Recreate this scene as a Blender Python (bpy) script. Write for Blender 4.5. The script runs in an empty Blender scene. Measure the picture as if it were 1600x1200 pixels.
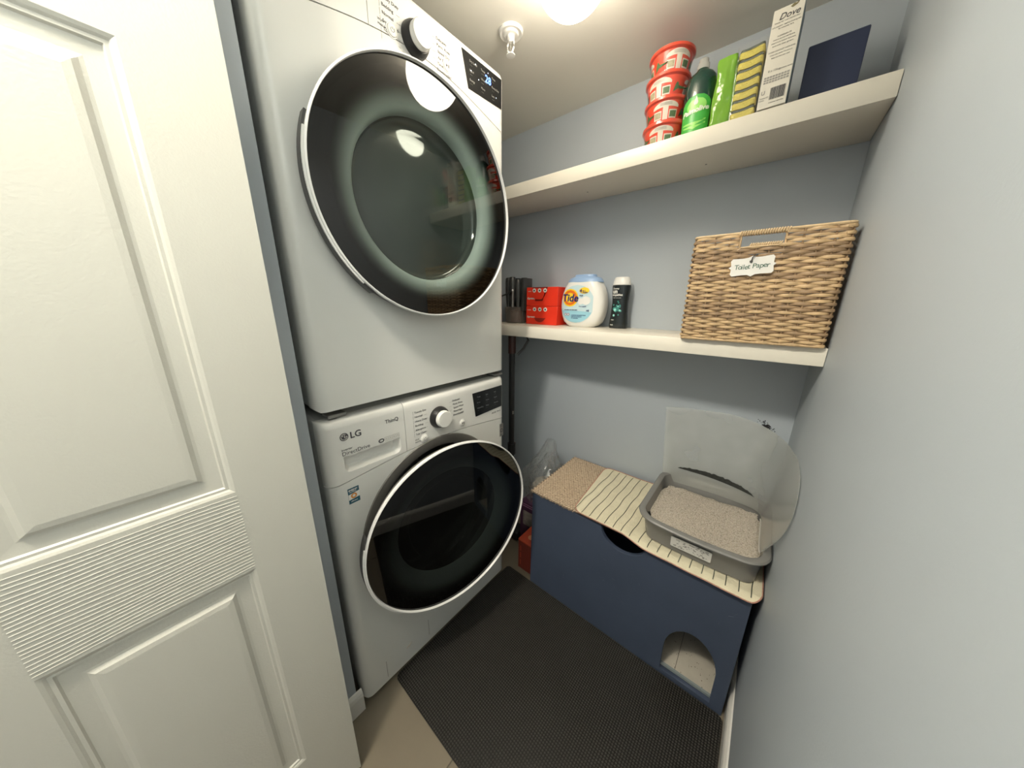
import bpy, bmesh, math, random
from mathutils import Vector, Matrix, noise
R = math.radians
PI = math.pi
rnd = random.Random(7)
scene = bpy.context.scene
C = scene.collection

# ---------------------------------------------------------------- camera
cam_d = bpy.data.cameras.new('camera')
cam = bpy.data.objects.new('camera', cam_d)
C.objects.link(cam)
_r = Vector((0.769003, 0.639184, 0.00883)); _u = Vector((-0.174509, 0.196624, 0.964824)); _b = Vector((0.614964, -0.743494, 0.262747))
M4 = Matrix((_r, _u, _b)).transposed().to_4x4()
M4.translation = Vector((0.78448642, -0.21790307, 1.27579287))
cam.matrix_world = M4
cam_d.sensor_width = 36.0
cam_d.lens = 473.098 * 36.0 / 1600.0
cam_d.clip_start = 0.01
scene.camera = cam

# ---------------------------------------------------------------- light and exposure
w = bpy.data.worlds.new('hallway_daylight'); scene.world = w
w.use_nodes = True
w.node_tree.nodes['Background'].inputs[0].default_value = (1.0, 0.97, 0.92, 1)
w.node_tree.nodes['Background'].inputs[1].default_value = 0.25
GLOBE = 10.5
HALL_W = 29
hl = bpy.data.lights.new('hall_ceiling_lamp', 'POINT'); hl.shadow_soft_size = 0.07; hl.energy = HALL_W; hl.color = (1.0, 0.93, 0.80)
ho = bpy.data.objects.new('hall_ceiling_lamp', hl); C.objects.link(ho); ho.location = (0.34, -0.55, 2.25)
vs = scene.view_settings
vs.view_transform = 'Standard'; vs.look = 'None'; vs.gamma = 1.0; vs.use_curve_mapping = False
vs.exposure = 1.30

# ---------------------------------------------------------------- materials
def srgb(r, g, b):
    f = lambda c: (c / 255 / 12.92) if c / 255 <= 0.04045 else ((c / 255 + 0.055) / 1.055) ** 2.4
    return (f(r), f(g), f(b), 1)
def mat(name, col, rough=0.5, metal=0.0, var=0.06, scale=12.0, bump=0.0, bscale=60.0, coat=0.0, emit=None, estr=0.0, spec=0.5, stretch=None):
    m = bpy.data.materials.new(name); m.use_nodes = True
    nt = m.node_tree; N = nt.nodes; L = nt.links
    p = N['Principled BSDF']
    p.inputs['Roughness'].default_value = rough; p.inputs['Metallic'].default_value = metal
    p.inputs['Specular IOR Level'].default_value = spec
    p.inputs['Coat Weight'].default_value = coat
    tc = N.new('ShaderNodeTexCoord'); src = tc.outputs['Object']
    if stretch:
        mp = N.new('ShaderNodeMapping'); mp.inputs['Scale'].default_value = stretch
        L.new(src, mp.inputs['Vector']); src = mp.outputs['Vector']
    nz = N.new('ShaderNodeTexNoise'); nz.inputs['Scale'].default_value = scale; nz.inputs['Detail'].default_value = 4
    L.new(src, nz.inputs['Vector'])
    mx = N.new('ShaderNodeMix'); mx.data_type = 'RGBA'
    mx.inputs[6].default_value = tuple(c * (1 - var) for c in col[:3]) + (1,)
    mx.inputs[7].default_value = tuple(min(1, c * (1 + var)) for c in col[:3]) + (1,)
    L.new(nz.outputs['Fac'], mx.inputs[0]); L.new(mx.outputs[2], p.inputs['Base Color'])
    if bump:
        n2 = N.new('ShaderNodeTexNoise'); n2.inputs['Scale'].default_value = bscale; n2.inputs['Detail'].default_value = 3
        L.new(src, n2.inputs['Vector'])
        b = N.new('ShaderNodeBump'); b.inputs['Strength'].default_value = bump; b.inputs['Distance'].default_value = 0.002
        L.new(n2.outputs['Fac'], b.inputs['Height']); L.new(b.outputs['Normal'], p.inputs['Normal'])
    if emit:
        p.inputs['Emission Color'].default_value = emit; p.inputs['Emission Strength'].default_value = estr
    return m
def schlick(N, L, f0, normal=None):
    """two-sided Fresnel: f0 + (1 - f0) * facing^5"""
    lw = N.new('ShaderNodeLayerWeight'); lw.inputs['Blend'].default_value = 0.5
    if normal: L.new(normal, lw.inputs['Normal'])
    pw = N.new('ShaderNodeMath'); pw.operation = 'POWER'; pw.inputs[1].default_value = 5.0; L.new(lw.outputs['Facing'], pw.inputs[0])
    ma = N.new('ShaderNodeMath'); ma.operation = 'MULTIPLY_ADD'; ma.inputs[1].default_value = 1 - f0; ma.inputs[2].default_value = f0
    L.new(pw.outputs[0], ma.inputs[0])
    return ma.outputs[0]
def tinted_glass(name, inner, outer, r0, r1, gloss=0.02):
    """clear tinted pane; tint is a printed fade from the middle (radius r0) to the black rim band (radius r1)"""
    m = bpy.data.materials.new(name); m.use_nodes = True
    nt = m.node_tree; N = nt.nodes; L = nt.links; N.clear()
    out = N.new('ShaderNodeOutputMaterial'); tr = N.new('ShaderNodeBsdfTransparent'); gl = N.new('ShaderNodeBsdfGlossy')
    gl.inputs['Roughness'].default_value = gloss
    mix = N.new('ShaderNodeMixShader')
    tc = N.new('ShaderNodeTexCoord'); sep = N.new('ShaderNodeSeparateXYZ'); L.new(tc.outputs['Object'], sep.inputs[0])
    cmb = N.new('ShaderNodeCombineXYZ'); L.new(sep.outputs['X'], cmb.inputs['X']); L.new(sep.outputs['Y'], cmb.inputs['Y'])
    ln = N.new('ShaderNodeVectorMath'); ln.operation = 'LENGTH'; L.new(cmb.outputs[0], ln.inputs[0])
    mr = N.new('ShaderNodeMapRange'); mr.interpolation_type = 'SMOOTHSTEP'
    mr.inputs['From Min'].default_value = r0; mr.inputs['From Max'].default_value = r1
    L.new(ln.outputs['Value'], mr.inputs['Value'])
    mx = N.new('ShaderNodeMix'); mx.data_type = 'RGBA'; mx.inputs[6].default_value = inner; mx.inputs[7].default_value = outer
    L.new(mr.outputs['Result'], mx.inputs[0]); L.new(mx.outputs[2], tr.inputs['Color'])
    L.new(schlick(N, L, 0.075), mix.inputs[0]); L.new(tr.outputs[0], mix.inputs[1]); L.new(gl.outputs[0], mix.inputs[2])
    L.new(mix.outputs[0], out.inputs[0])
    return m
def film(name, col, opacity, rough=0.1, ior=1.45, crinkle=0.0, f0=0.05):
    """thin plastic: part see-through, part diffuse, with a gloss"""
    m = bpy.data.materials.new(name); m.use_nodes = True
    nt = m.node_tree; N = nt.nodes; L = nt.links; N.clear()
    out = N.new('ShaderNodeOutputMaterial'); tr = N.new('ShaderNodeBsdfTransparent'); df = N.new('ShaderNodeBsdfDiffuse'); tl = N.new('ShaderNodeBsdfTranslucent')
    gl = N.new('ShaderNodeBsdfGlossy'); gl.inputs['Roughness'].default_value = rough
    df.inputs[0].default_value = col; tl.inputs[0].default_value = col
    a = N.new('ShaderNodeMixShader'); a.inputs[0].default_value = 0.45; L.new(df.outputs[0], a.inputs[1]); L.new(tl.outputs[0], a.inputs[2])
    b = N.new('ShaderNodeMixShader'); L.new(tr.outputs[0], b.inputs[1]); L.new(a.outputs[0], b.inputs[2])
    nz = N.new('ShaderNodeTexNoise'); nz.inputs['Scale'].default_value = 9; tc = N.new('ShaderNodeTexCoord'); L.new(tc.outputs['Object'], nz.inputs['Vector'])
    mr = N.new('ShaderNodeMapRange'); mr.inputs['To Min'].default_value = max(0, opacity - 0.06); mr.inputs['To Max'].default_value = min(1, opacity + 0.06)
    L.new(nz.outputs['Fac'], mr.inputs['Value']); L.new(mr.outputs[0], b.inputs[0])
    c = N.new('ShaderNodeMixShader'); L.new(b.outputs[0], c.inputs[1]); L.new(gl.outputs[0], c.inputs[2])
    if crinkle:
        n2 = N.new('ShaderNodeTexNoise'); n2.inputs['Scale'].default_value = 32; L.new(tc.outputs['Object'], n2.inputs['Vector'])
        bp = N.new('ShaderNodeBump'); bp.inputs['Strength'].default_value = crinkle; bp.inputs['Distance'].default_value = 0.006
        L.new(n2.outputs['Fac'], bp.inputs['Height']); L.new(bp.outputs[0], gl.inputs['Normal'])
        L.new(schlick(N, L, f0, bp.outputs[0]), c.inputs[0])
    else: L.new(schlick(N, L, 0.045), c.inputs[0])
    L.new(c.outputs[0], out.inputs[0])
    return m

WALLP = mat('blue_grey_wall_paint', (0.43, 0.475, 0.515, 1), 0.55, var=0.03, scale=5, bump=0.10, bscale=220)
CEILP = mat('ceiling_paint', (0.74, 0.72, 0.655, 1), 0.7, var=0.02, scale=4, bump=0.06, bscale=160)
TRIMP = mat('white_trim_paint', (0.74, 0.73, 0.69, 1), 0.4, var=0.02)
DOORP = mat('door_paint', (0.58, 0.57, 0.51, 1), 0.42, var=0.02, scale=5, bump=0.15, bscale=260)
DOORG = mat('door_grain_paint', (0.58, 0.57, 0.51, 1), 0.42, var=0.02, scale=5, bump=1.0, bscale=40, stretch=(1, 0.35, 9))
TILE = mat('beige_floor_tile', (0.20, 0.17, 0.125, 1), 0.35, var=0.10, scale=9, bump=0.1, bscale=90)
GROUT = mat('dark_grout', (0.13, 0.12, 0.10, 1), 0.9, var=0.15, scale=80)
ENAM = mat('white_appliance_enamel', (0.70, 0.705, 0.675, 1), 0.22, var=0.008, scale=3)
PLAST = mat('white_appliance_plastic', (0.76, 0.755, 0.72, 1), 0.30, var=0.01, scale=3)
RIM = mat('pale_silver_rim', (0.74, 0.74, 0.72, 1), 0.22, metal=0.0, var=0.01)
DGREY = mat('dark_grey_plastic', (0.055, 0.055, 0.055, 1), 0.45, var=0.1)
MGREY = mat('mid_grey_plastic', (0.22, 0.215, 0.20, 1), 0.5, var=0.06)
SURR = mat('warm_grey_door_frame', (0.15, 0.143, 0.13, 1), 0.4, var=0.06)
BLACK = mat('black_plastic', (0.012, 0.012, 0.013, 1), 0.4, var=0.1)
SCREEN = mat('black_display_glass', (0.006, 0.007, 0.008, 1), 0.08, var=0.05)
INK = mat('dark_grey_ink', (0.07, 0.07, 0.075, 1), 0.6)
INKL = mat('pale_grey_ink', (0.32, 0.31, 0.29, 1), 0.6)
SCRTXT = mat('dim_screen_print', (0.13, 0.14, 0.15, 1), 0.5)
LEDB = mat('blue_led', (0.1, 0.2, 0.9, 1), 0.5, emit=(0.12, 0.25, 1.0, 1), estr=1.6)
LEDW = mat('white_led', (0.8, 0.85, 1, 1), 0.5, emit=(0.7, 0.8, 1.0, 1), estr=1.0)
BOWLG = mat('dryer_bowl_plastic', (0.43, 0.50, 0.465, 1), 0.45, var=0.03)
BOWLD = mat('washer_bowl_plastic', (0.36, 0.39, 0.38, 1), 0.35, var=0.03)
STEEL = mat('drum_steel', (0.35, 0.35, 0.35, 1), 0.35, metal=0.9, var=0.05)
SHELF = mat('white_laminate_shelf', (0.82, 0.775, 0.67, 1), 0.35, var=0.015, scale=6)
NAVY = mat('navy_painted_board', (0.056, 0.075, 0.120, 1), 0.5, var=0.22, scale=5, bump=0.15, bscale=120)
RUBBER = mat('black_rubber', (0.0065, 0.006, 0.005, 1), 0.42, var=0.2, scale=6)
RUBBERD = mat('rubber_stud', (0.046, 0.042, 0.035, 1), 0.33, var=0.25, scale=8)
CHROME = mat('chrome', (0.7, 0.7, 0.68, 1), 0.2, metal=1.0)
WHITE = mat('white_plastic', (0.82, 0.81, 0.77, 1), 0.3, var=0.01)
PAPERW = mat('white_card', (0.74, 0.73, 0.69, 1), 0.6, var=0.02)

# ---------------------------------------------------------------- mesh helpers
def link(name, me, m=None, parent=None, smooth=False):
    o = bpy.data.objects.new(name, me); C.objects.link(o)
    if m is not None and not me.materials: me.materials.append(m)
    if parent is not None: o.parent = parent
    if smooth:
        for p in me.polygons: p.use_smooth = True
    return o
def from_bm(name, bm, m, parent=None, smooth=False, loc=None):
    bmesh.ops.recalc_face_normals(bm, faces=bm.faces[:])
    me = bpy.data.meshes.new(name); bm.to_mesh(me); bm.free()
    if smooth:
        me.shade_smooth() if hasattr(me, 'shade_smooth') else None
        try: me.set_sharp_from_angle(angle=R(40))
        except Exception: pass
    o = link(name, me, m, parent, False)
    if loc is not None: o.location = loc
    return o
def add_box(bm, x0, x1, y0, y1, z0, z1, bev=0.0, seg=2, mtx=None):
    vs_ = [bm.verts.new((x, y, z)) for x in (x0, x1) for y in (y0, y1) for z in (z0, z1)]
    idx = [(0, 1, 3, 2), (4, 6, 7, 5), (0, 4, 5, 1), (2, 3, 7, 6), (0, 2, 6, 4), (1, 5, 7, 3)]
    fs = [bm.faces.new([vs_[i] for i in f]) for f in idx]
    vv = vs_
    if bev > 0:
        es = list({e for f in fs for e in f.edges})
        r = bmesh.ops.bevel(bm, geom=es, offset=bev, segments=seg, affect='EDGES', profile=0.5)
        vv = list({v for f in r['faces'] for v in f.verts} | {v for v in vs_ if v.is_valid})
    if mtx is not None:
        bmesh.ops.transform(bm, matrix=mtx, verts=[v for v in vv if v.is_valid])
def box(name, x0, x1, y0, y1, z0, z1, m, parent=None, bev=0.0, seg=2, mtx=None):
    bm = bmesh.new(); add_box(bm, x0, x1, y0, y1, z0, z1, bev, seg, mtx)
    return from_bm(name, bm, m, parent, smooth=bev > 0)
def add_lathe(bm, prof, n=48, mtx=None, a0=0.0, a1=2 * PI, closed_ends=True, sx=1.0, sy=1.0):
    """prof: list of (r, z) about local z"""
    full = abs(a1 - a0 - 2 * PI) < 1e-6
    cnt = n if full else n + 1
    rings = []
    for (r, z) in prof:
        if r < 1e-6 and full:
            rings.append([bm.verts.new((0, 0, z))])
        else:
            rings.append([bm.verts.new((r * sx * math.cos(a0 + (a1 - a0) * i / n), r * sy * math.sin(a0 + (a1 - a0) * i / n), z)) for i in range(cnt)])
    for a, b in zip(rings, rings[1:]):
        for i in range(n):
            j = (i + 1) % cnt if full else i + 1
            if len(a) == 1 and len(b) == 1: continue
            if len(a) == 1: bm.faces.new((a[0], b[j], b[i]))
            elif len(b) == 1: bm.faces.new((a[i], a[j], b[0]))
            else: bm.faces.new((a[i], a[j], b[j], b[i]))
    if mtx is not None:
        bmesh.ops.transform(bm, matrix=mtx, verts=[v for r_ in rings for v in r_])
def lathe(name, prof, m, parent=None, n=48, mtx=None, **k):
    bm = bmesh.new(); add_lathe(bm, prof, n, mtx, **k)
    return from_bm(name, bm, m, parent, smooth=True)
def add_tube(bm, pts, r, n=6, closed=False, flat=1.0):
    pts = [Vector(p) for p in pts]
    rings = []
    up = Vector((0, 0, 1))
    for i, p in enumerate(pts):
        a = pts[i - 1] if i > 0 or closed else p
        b = pts[(i + 1) % len(pts)] if i < len(pts) - 1 or closed else p
        t = (b - a).normalized()
        s = t.cross(up)
        if s.length < 1e-3: s = t.cross(Vector((0, 1, 0)))
        s.normalize(); q = s.cross(t)
        rr = r[i] if isinstance(r, (list, tuple)) else r
        rings.append([bm.verts.new(p + s * rr * flat * math.cos(2 * PI * k / n) + q * rr * math.sin(2 * PI * k / n)) for k in range(n)])
    m_ = len(rings)
    for i in range(m_ if closed else m_ - 1):
        a, b = rings[i], rings[(i + 1) % m_]
        for k in range(n): bm.faces.new((a[k], a[(k + 1) % n], b[(k + 1) % n], b[k]))
    if not closed:
        bm.faces.new(rings[0][::-1]); bm.faces.new(rings[-1])
def tube(name, pts, r, m, parent=None, n=8, **k):
    bm = bmesh.new(); add_tube(bm, pts, r, n, **k)
    return from_bm(name, bm, m, parent, smooth=True)
def _curve_mesh(cu, name):
    o = bpy.data.objects.new('tmp', cu); C.objects.link(o)
    dg = bpy.context.evaluated_depsgraph_get()
    me = bpy.data.meshes.new_from_object(o.evaluated_get(dg)); me.name = name
    bpy.data.objects.remove(o); me.materials.clear()
    return me
def plate_mesh(loops, th, bev=0.0, name='plate'):
    """2-D outline(s) (first outer, rest holes) in local xy, thickness th centred on z=0"""
    cu = bpy.data.curves.new(name, 'CURVE'); cu.dimensions = '2D'; cu.fill_mode = 'BOTH'
    cu.extrude = max(0, th / 2 - bev); cu.bevel_depth = bev; cu.bevel_resolution = 2
    if bev: cu.offset = -bev
    for lp in loops:
        s = cu.splines.new('POLY'); s.points.add(len(lp) - 1)
        for p, q in zip(s.points, lp): p.co = (q[0], q[1], 0, 1)
        s.use_cyclic_u = True
    me = _curve_mesh(cu, name); bpy.data.curves.remove(cu)
    return me
def plate(name, loops, th, m, parent=None, mtx=None, bev=0.0):
    me = plate_mesh(loops, th, bev, name)
    if mtx is not None: me.transform(mtx)
    return link(name, me, m, parent)
def text_mesh(s, size, ext=0.0002, align='LEFT', shear=0.0, bold=0.0, space=1.0):
    cu = bpy.data.curves.new('lettering', 'FONT'); cu.body = s; cu.size = size; cu.extrude = ext; cu.align_x = align
    cu.shear = shear; cu.offset = bold; cu.space_character = space; cu.resolution_u = 3
    me = _curve_mesh(cu, 'lettering'); bpy.data.curves.remove(cu)
    return me
def frame_x(x, y, z):      # local x -> +Y, local y -> +Z, normal +X (appliance fronts)
    return Matrix(((0, 0, 1, x), (1, 0, 0, y), (0, 1, 0, z), (0, 0, 0, 1)))
def frame_y(x, y, z):      # local x -> +X, local y -> +Z, normal -Y (things on the shelves)
    return Matrix(((1, 0, 0, x), (0, 0, -1, y), (0, 1, 0, z), (0, 0, 0, 1)))
def join_meshes(name, items, m, parent=None):
    """items: (mesh, matrix)"""
    bm = bmesh.new()
    for me, mx in items:
        me.transform(mx); bm.from_mesh(me); bpy.data.meshes.remove(me)
    me = bpy.data.meshes.new(name); bm.to_mesh(me); bm.free()
    o = link(name, me, m, parent)
    if len(items) > 1: o['kind'] = 'stuff'
    return o
def rrect(x0, x1, y0, y1, r, n=5):
    pts = []
    for cx, cy, a in ((x1 - r, y0 + r, -90), (x1 - r, y1 - r, 0), (x0 + r, y1 - r, 90), (x0 + r, y0 + r, 180)):
        for i in range(n + 1):
            t = R(a + 90 * i / n); pts.append((cx + r * math.cos(t), cy + r * math.sin(t)))
    return pts
def scan_decal(name, outline, surf, m, parent, off, cell=0.003):
    """flat print clipped to a (convex in x) outline and laid on a surface y = surf(x, z)"""
    zs_ = [p[1] for p in outline]; z0, z1 = min(zs_), max(zs_); nr = max(3, int((z1 - z0) / cell)); rows = []
    for i in range(nr + 1):
        z = z0 + (z1 - z0) * min(0.9995, max(0.0005, i / nr)); xs_ = []
        for k in range(len(outline)):
            a, b = outline[k], outline[(k + 1) % len(outline)]
            if (a[1] - z) * (b[1] - z) <= 0 and a[1] != b[1]: xs_.append(a[0] + (b[0] - a[0]) * (z - a[1]) / (b[1] - a[1]))
        xa, xb = min(xs_), max(xs_); nc = 14
        rows.append([Vector((xa + (xb - xa) * j / nc, surf(xa + (xb - xa) * j / nc, z) - off, z)) for j in range(nc + 1)])
    return grid_mesh(name, rows, m, parent, 0.0)
def circ(cx, cy, r, n=32, sy=1.0):
    return [(cx + r * math.cos(2 * PI * i / n), cy + r * sy * math.sin(2 * PI * i / n)) for i in range(n)]
def grid_mesh(name, pts2d, m, parent=None, thick=0.0, smooth=True):
    """pts2d[i][j] -> Vector ; optional solidify"""
    bm = bmesh.new(); V = [[bm.verts.new(p) for p in row] for row in pts2d]
    for i in range(len(V) - 1):
        for j in range(len(V[0]) - 1):
            bm.faces.new((V[i][j], V[i + 1][j], V[i + 1][j + 1], V[i][j + 1]))
    if thick:
        bmesh.ops.recalc_face_normals(bm, faces=bm.faces[:])
        bmesh.ops.solidify(bm, geom=bm.faces[:], thickness=thick)
    return from_bm(name, bm, m, parent, smooth=smooth)
def thing(name, label, cat, loc=(0, 0, 0), rz=0.0, group=None):
    o = bpy.data.objects.new(name, None); C.objects.link(o); o.location = loc; o.rotation_euler = (0, 0, rz)
    o.empty_display_size = 0.05
    o['label'] = label; o['category'] = cat
    if group: o['group'] = group
    return o
def structure(o, label=None):
    o['kind'] = 'structure'
    if label: o['label'] = label
    return o
def sethome(o, root):
    """re-express a world-built part under its moved root"""
    o.matrix_parent_inverse = root.matrix_basis.inverted() if False else Matrix.Identity(4)
def local(root, o):
    o.parent = root
    mi = Matrix.LocRotScale(root.location, root.rotation_euler.to_quaternion(), None).inverted()
    o.data.transform(mi)
    return o

# ================================================================= SETTING
XR, YB, H, X0 = 0.909, 1.108, 2.045, -0.80
structure(box('wall_back', X0 - 0.1, XR + 0.1, YB, YB + 0.1, 0, 2.5, WALLP), 'blue-grey painted wall behind the shelves')
structure(box('wall_right', XR, XR + 0.1, -1.5, YB, 0, 2.5, WALLP), 'blue-grey painted wall to the right of the blue box')
structure(box('wall_left', X0, -0.012, -1.5, -0.013, 0, 2.5, WALLP), 'narrow strip of blue-grey wall between door and machines')
structure(box('wall_rear', X0 - 0.1, X0, -0.2, YB, 0, 2.5, WALLP), 'wall behind the stacked machines')
structure(box('ceiling', X0, XR, -0.10, YB, H, H + 0.08, CEILP), 'low beige-grey painted ceiling over the laundry closet')
structure(box('ceiling_hall', -0.012, XR, -1.5, -0.10, 2.45, 2.5, CEILP), 'higher ceiling outside the closet')
structure(box('wall_front', -0.012, XR, -0.16, -0.10, H, 2.45, WALLP), 'wall above the closet opening')
# floor: slab + tiles as pieces
fl = structure(box('floor', X0 - 0.1, XR + 0.1, -1.6, YB + 0.1, -0.06, -0.003, GROUT), 'beige tiled floor')
xs = [0.305 + 0.4385 * k for k in range(-3, 3)]; ys = [0.18 + 0.4385 * k for k in range(-4, 4)]
tile_meshes = {}
for xa in xs:
    for ya in ys:
        x0, x1, y0, y1 = max(xa, X0), min(xa + 0.4385, XR), max(ya, -1.5), min(ya + 0.4385, YB)
        if x1 - x0 < 0.02 or y1 - y0 < 0.02: continue
        if x1 < 0.0 and y1 < 0.0: continue
        key = (round(x1 - x0, 3), round(y1 - y0, 3))
        if key not in tile_meshes:
            bm = bmesh.new(); add_box(bm, 0.0015, key[0] - 0.0015, 0.0015, key[1] - 0.0015, -0.008, 0, 0.0012, 1)
            me = bpy.data.meshes.new('floor_tile'); bmesh.ops.recalc_face_normals(bm, faces=bm.faces[:]); bm.to_mesh(me); bm.free(); me.materials.append(TILE)
            tile_meshes[key] = me
        t = bpy.data.objects.new('floor_tile', tile_meshes[key]); C.objects.link(t); t.location = (x0, y0, 0); t.parent = fl
# baseboards
def bboard(name, mk, label):
    return structure(mk, label)
def prof_board(name, prof, path0, path1, outward, m):
    """profile (d, z) extruded from path0 to path1"""
    bm = bmesh.new(); p0, p1, o_ = Vector(path0), Vector(path1), Vector(outward)
    A = [bm.verts.new(p0 + o_ * d + Vector((0, 0, z))) for d, z in prof]; B = [bm.verts.new(p1 + o_ * d + Vector((0, 0, z))) for d, z in prof]
    n = len(prof)
    for i in range(n): bm.faces.new((A[i], A[(i + 1) % n], B[(i + 1) % n], B[i]))
    bm.faces.new(A[::-1]); bm.faces.new(B)
    return from_bm(name, bm, m)
BP = [(0, 0), (0.013, 0), (0.013, 0.062), (0.010, 0.072), (0.004, 0.080), (0, 0.082)]
structure(prof_board('baseboard_left', BP, (-0.012, -1.5, 0), (-0.012, 0.002, 0), (1, 0, 0), TRIMP), 'white baseboard stub beside the washer foot')
structure(prof_board('baseboard_right', BP, (XR, -1.5, 0), (XR, YB, 0), (-1, 0, 0), TRIMP), 'white baseboard along the right wall')
structure(prof_board('baseboard_back', BP, (X0, YB, 0), (XR, YB, 0), (0, -1, 0), TRIMP), 'white baseboard along the back wall')

# ---- white panel door on the left, folded back against the wall
def build_door():
    root = bpy.data.objects.new('door_1', None); C.objects.link(root); root.location = (0.12, -0.067, 0)
    structure(root, 'white panelled door leaf standing open at the left')
    W_, T_, HT = 0.76, 0.035, 2.03
    # openings in (u, z): u measured from the free edge
    cols = [(0.103, 0.335), (0.425, 0.657)]
    rows = [(0.22, 0.785), (0.95, 1.58), (1.70, 1.90)]
    outer = [(0, 0.008), (W_, 0.008), (W_, HT), (0, HT)]
    holes = [[(a, z0), (b, z0), (b, z1), (a, z1)] for a, b in cols for z0, z1 in rows]
    # stiles and rails as one leaf with recesses
    mx = Matrix(((0, 0, 1, -0.004), (-1, 0, 0, 0), (0, 1, 0, 0), (0, 0, 0, 1)))
    leaf = plate('door_leaf', [outer] + holes, 0.008, DOORP, root, mx)
    box('door_core', -T_, -0.008, -W_, 0, 0.008, HT, DOORP, root)
    for a, b in cols:
        for k, (z0, z1) in enumerate(rows):
            bm = bmesh.new()
            # recess moulding: stepped slope then raised field
            steps = [(0.0, 0.0), (0.004, -0.0015), (0.007, -0.0035), (0.011, -0.0035), (0.013, -0.0065), (0.030, -0.0072), (0.034, -0.0065), (0.040, -0.0022), (0.048, -0.0012)]
            rings = []
            for d, h in steps:
                rings.append([bm.verts.new((h, -u, z)) for u, z in ((a + d, z0 + d), (b - d, z0 + d), (b - d, z1 - d), (a + d, z1 - d))])
            for p, q in zip(rings, rings[1:]):
                for i in range(4): bm.faces.new((p[i], p[(i + 1) % 4], q[(i + 1) % 4], q[i]))
            bm.faces.new(rings[-1])
            from_bm('door_panel', bm, DOORP, root)
    # lock rail with embossed grain lines (between lower and middle panels)
    bm = bmesh.new()
    rnd2 = random.Random(3)
    for a, b in cols:
        z = 0.792
        while z < 0.945:
            pts = [(0.0001, -(a - 0.0 + (b - a) * i / 8), z + 0.0012 * math.sin(i * 0.9 + z * 60)) for i in range(9)]
            add_tube(bm, pts, 0.0009, 4, flat=0.6); z += 0.0055 + rnd2.random() * 0.002
    g = from_bm('rail_grain', bm, DOORP, root); g['kind'] = 'stuff'
    for z in (0.25, 1.0, 1.8):
        lathe('door_hinge', [(0, 0), (0.006, 0), (0.006, 0.09), (0, 0.09)], CHROME, root, n=12, mtx=Matrix.Translation((-T_ - 0.004, 0.0, z)))
build_door()

# ================================================================= CEILING LIGHT + SPRINKLER
def ceiling_light():
    root = thing('ceiling_light', 'glowing white globe lamp on the ceiling above the top shelf', 'lamp', (0.322, 0.538, H))
    lathe('lamp_base', [(0.0, -0.0005), (0.064, -0.0005), (0.064, -0.006), (0.0615, -0.008), (0.050, -0.008), (0.0, -0.008)], WHITE, root)
    m = bpy.data.materials.new('glowing_opal_glass'); m.use_nodes = True
    p = m.node_tree.nodes['Principled BSDF']; p.inputs['Base Color'].default_value = (0.9, 0.88, 0.8, 1)
    p.inputs['Emission Color'].default_value = (1.0, 0.90, 0.74, 1); p.inputs['Emission Strength'].default_value = GLOBE
    prof = [(0.084 * math.sin(R(a)), -0.060 + 0.084 * math.cos(R(a))) for a in [45.6 + 134.4 * i / 24 for i in range(25)]]
    lathe('glass_globe', prof, m, root, n=48)
ceiling_light()
def sprinkler():
    root = thing('fire_sprinkler', 'white ceiling sprinkler head with a round cover plate', 'sprinkler', (0.050, 0.650, H))
    lathe('cover_plate', [(0.0, 0), (0.036, 0), (0.036, -0.003), (0.032, -0.007), (0.024, -0.005), (0.020, -0.010), (0.0, -0.010)], WHITE, root)
    lathe('sprinkler_body', [(0.0, -0.009), (0.011, -0.009), (0.011, -0.020), (0.007, -0.022), (0.007, -0.026), (0, -0.026)], WHITE, root, n=20)
    for s in (-1, 1):
        tube('frame_arm', [(0.008 * s, 0, -0.021), (0.013 * s, 0, -0.030), (0.012 * s, 0, -0.040), (0.004 * s, 0, -0.052)], 0.0028, WHITE, root, n=6)
    tube('glass_bulb', [(0, 0, -0.026), (0, 0, -0.038), (0, 0, -0.050)], [0.002, 0.003, 0.002], CHROME, root, n=8)
    lathe('deflector', [(0, -0.051), (0.005, -0.051), (0.013, -0.055), (0.013, -0.057), (0.004, -0.058), (0, -0.058)], WHITE, root, n=18)
sprinkler()

# ================================================================= WASHER AND DRYER
def seam(y, z0, up):      # height of the joint under the control panel at distance y along the front
    t = (y - 0.35) / 0.36
    return z0 + up * max(0.0, 1 - t * t) ** 1.5 * 1.0
def xfront(y, z, ztop=None):
    rr = 0.030
    x = 0.0
    for d in (y - 0.004, 0.684 - y):
        if d < rr:
            d = max(d, 0.0); x -= rr - math.sqrt(max(0, rr * rr - (rr - d) ** 2))
    if ztop is not None:
        d = ztop - z
        if d < 0.02:
            d = max(d, 0); x -= 0.02 - math.sqrt(max(0, 0.0004 - (0.02 - d) ** 2))
    return x
def yspace(a, b, extra=()):
    s = set(extra) | {a, b}
    n = max(2, int((b - a) / 0.012))
    for i in range(n + 1): s.add(a + (b - a) * i / n)
    for k in range(9):
        for v in (0.004 + 0.030 * (1 - math.cos(PI / 2 * k / 8)), 0.684 - 0.030 * (1 - math.cos(PI / 2 * k / 8))):
            if a <= v <= b: s.add(v)
    out = []
    for v in sorted(s):
        if not out or v - out[-1] > 0.0012: out.append(v)
    out[-1] = b
    return out
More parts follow.
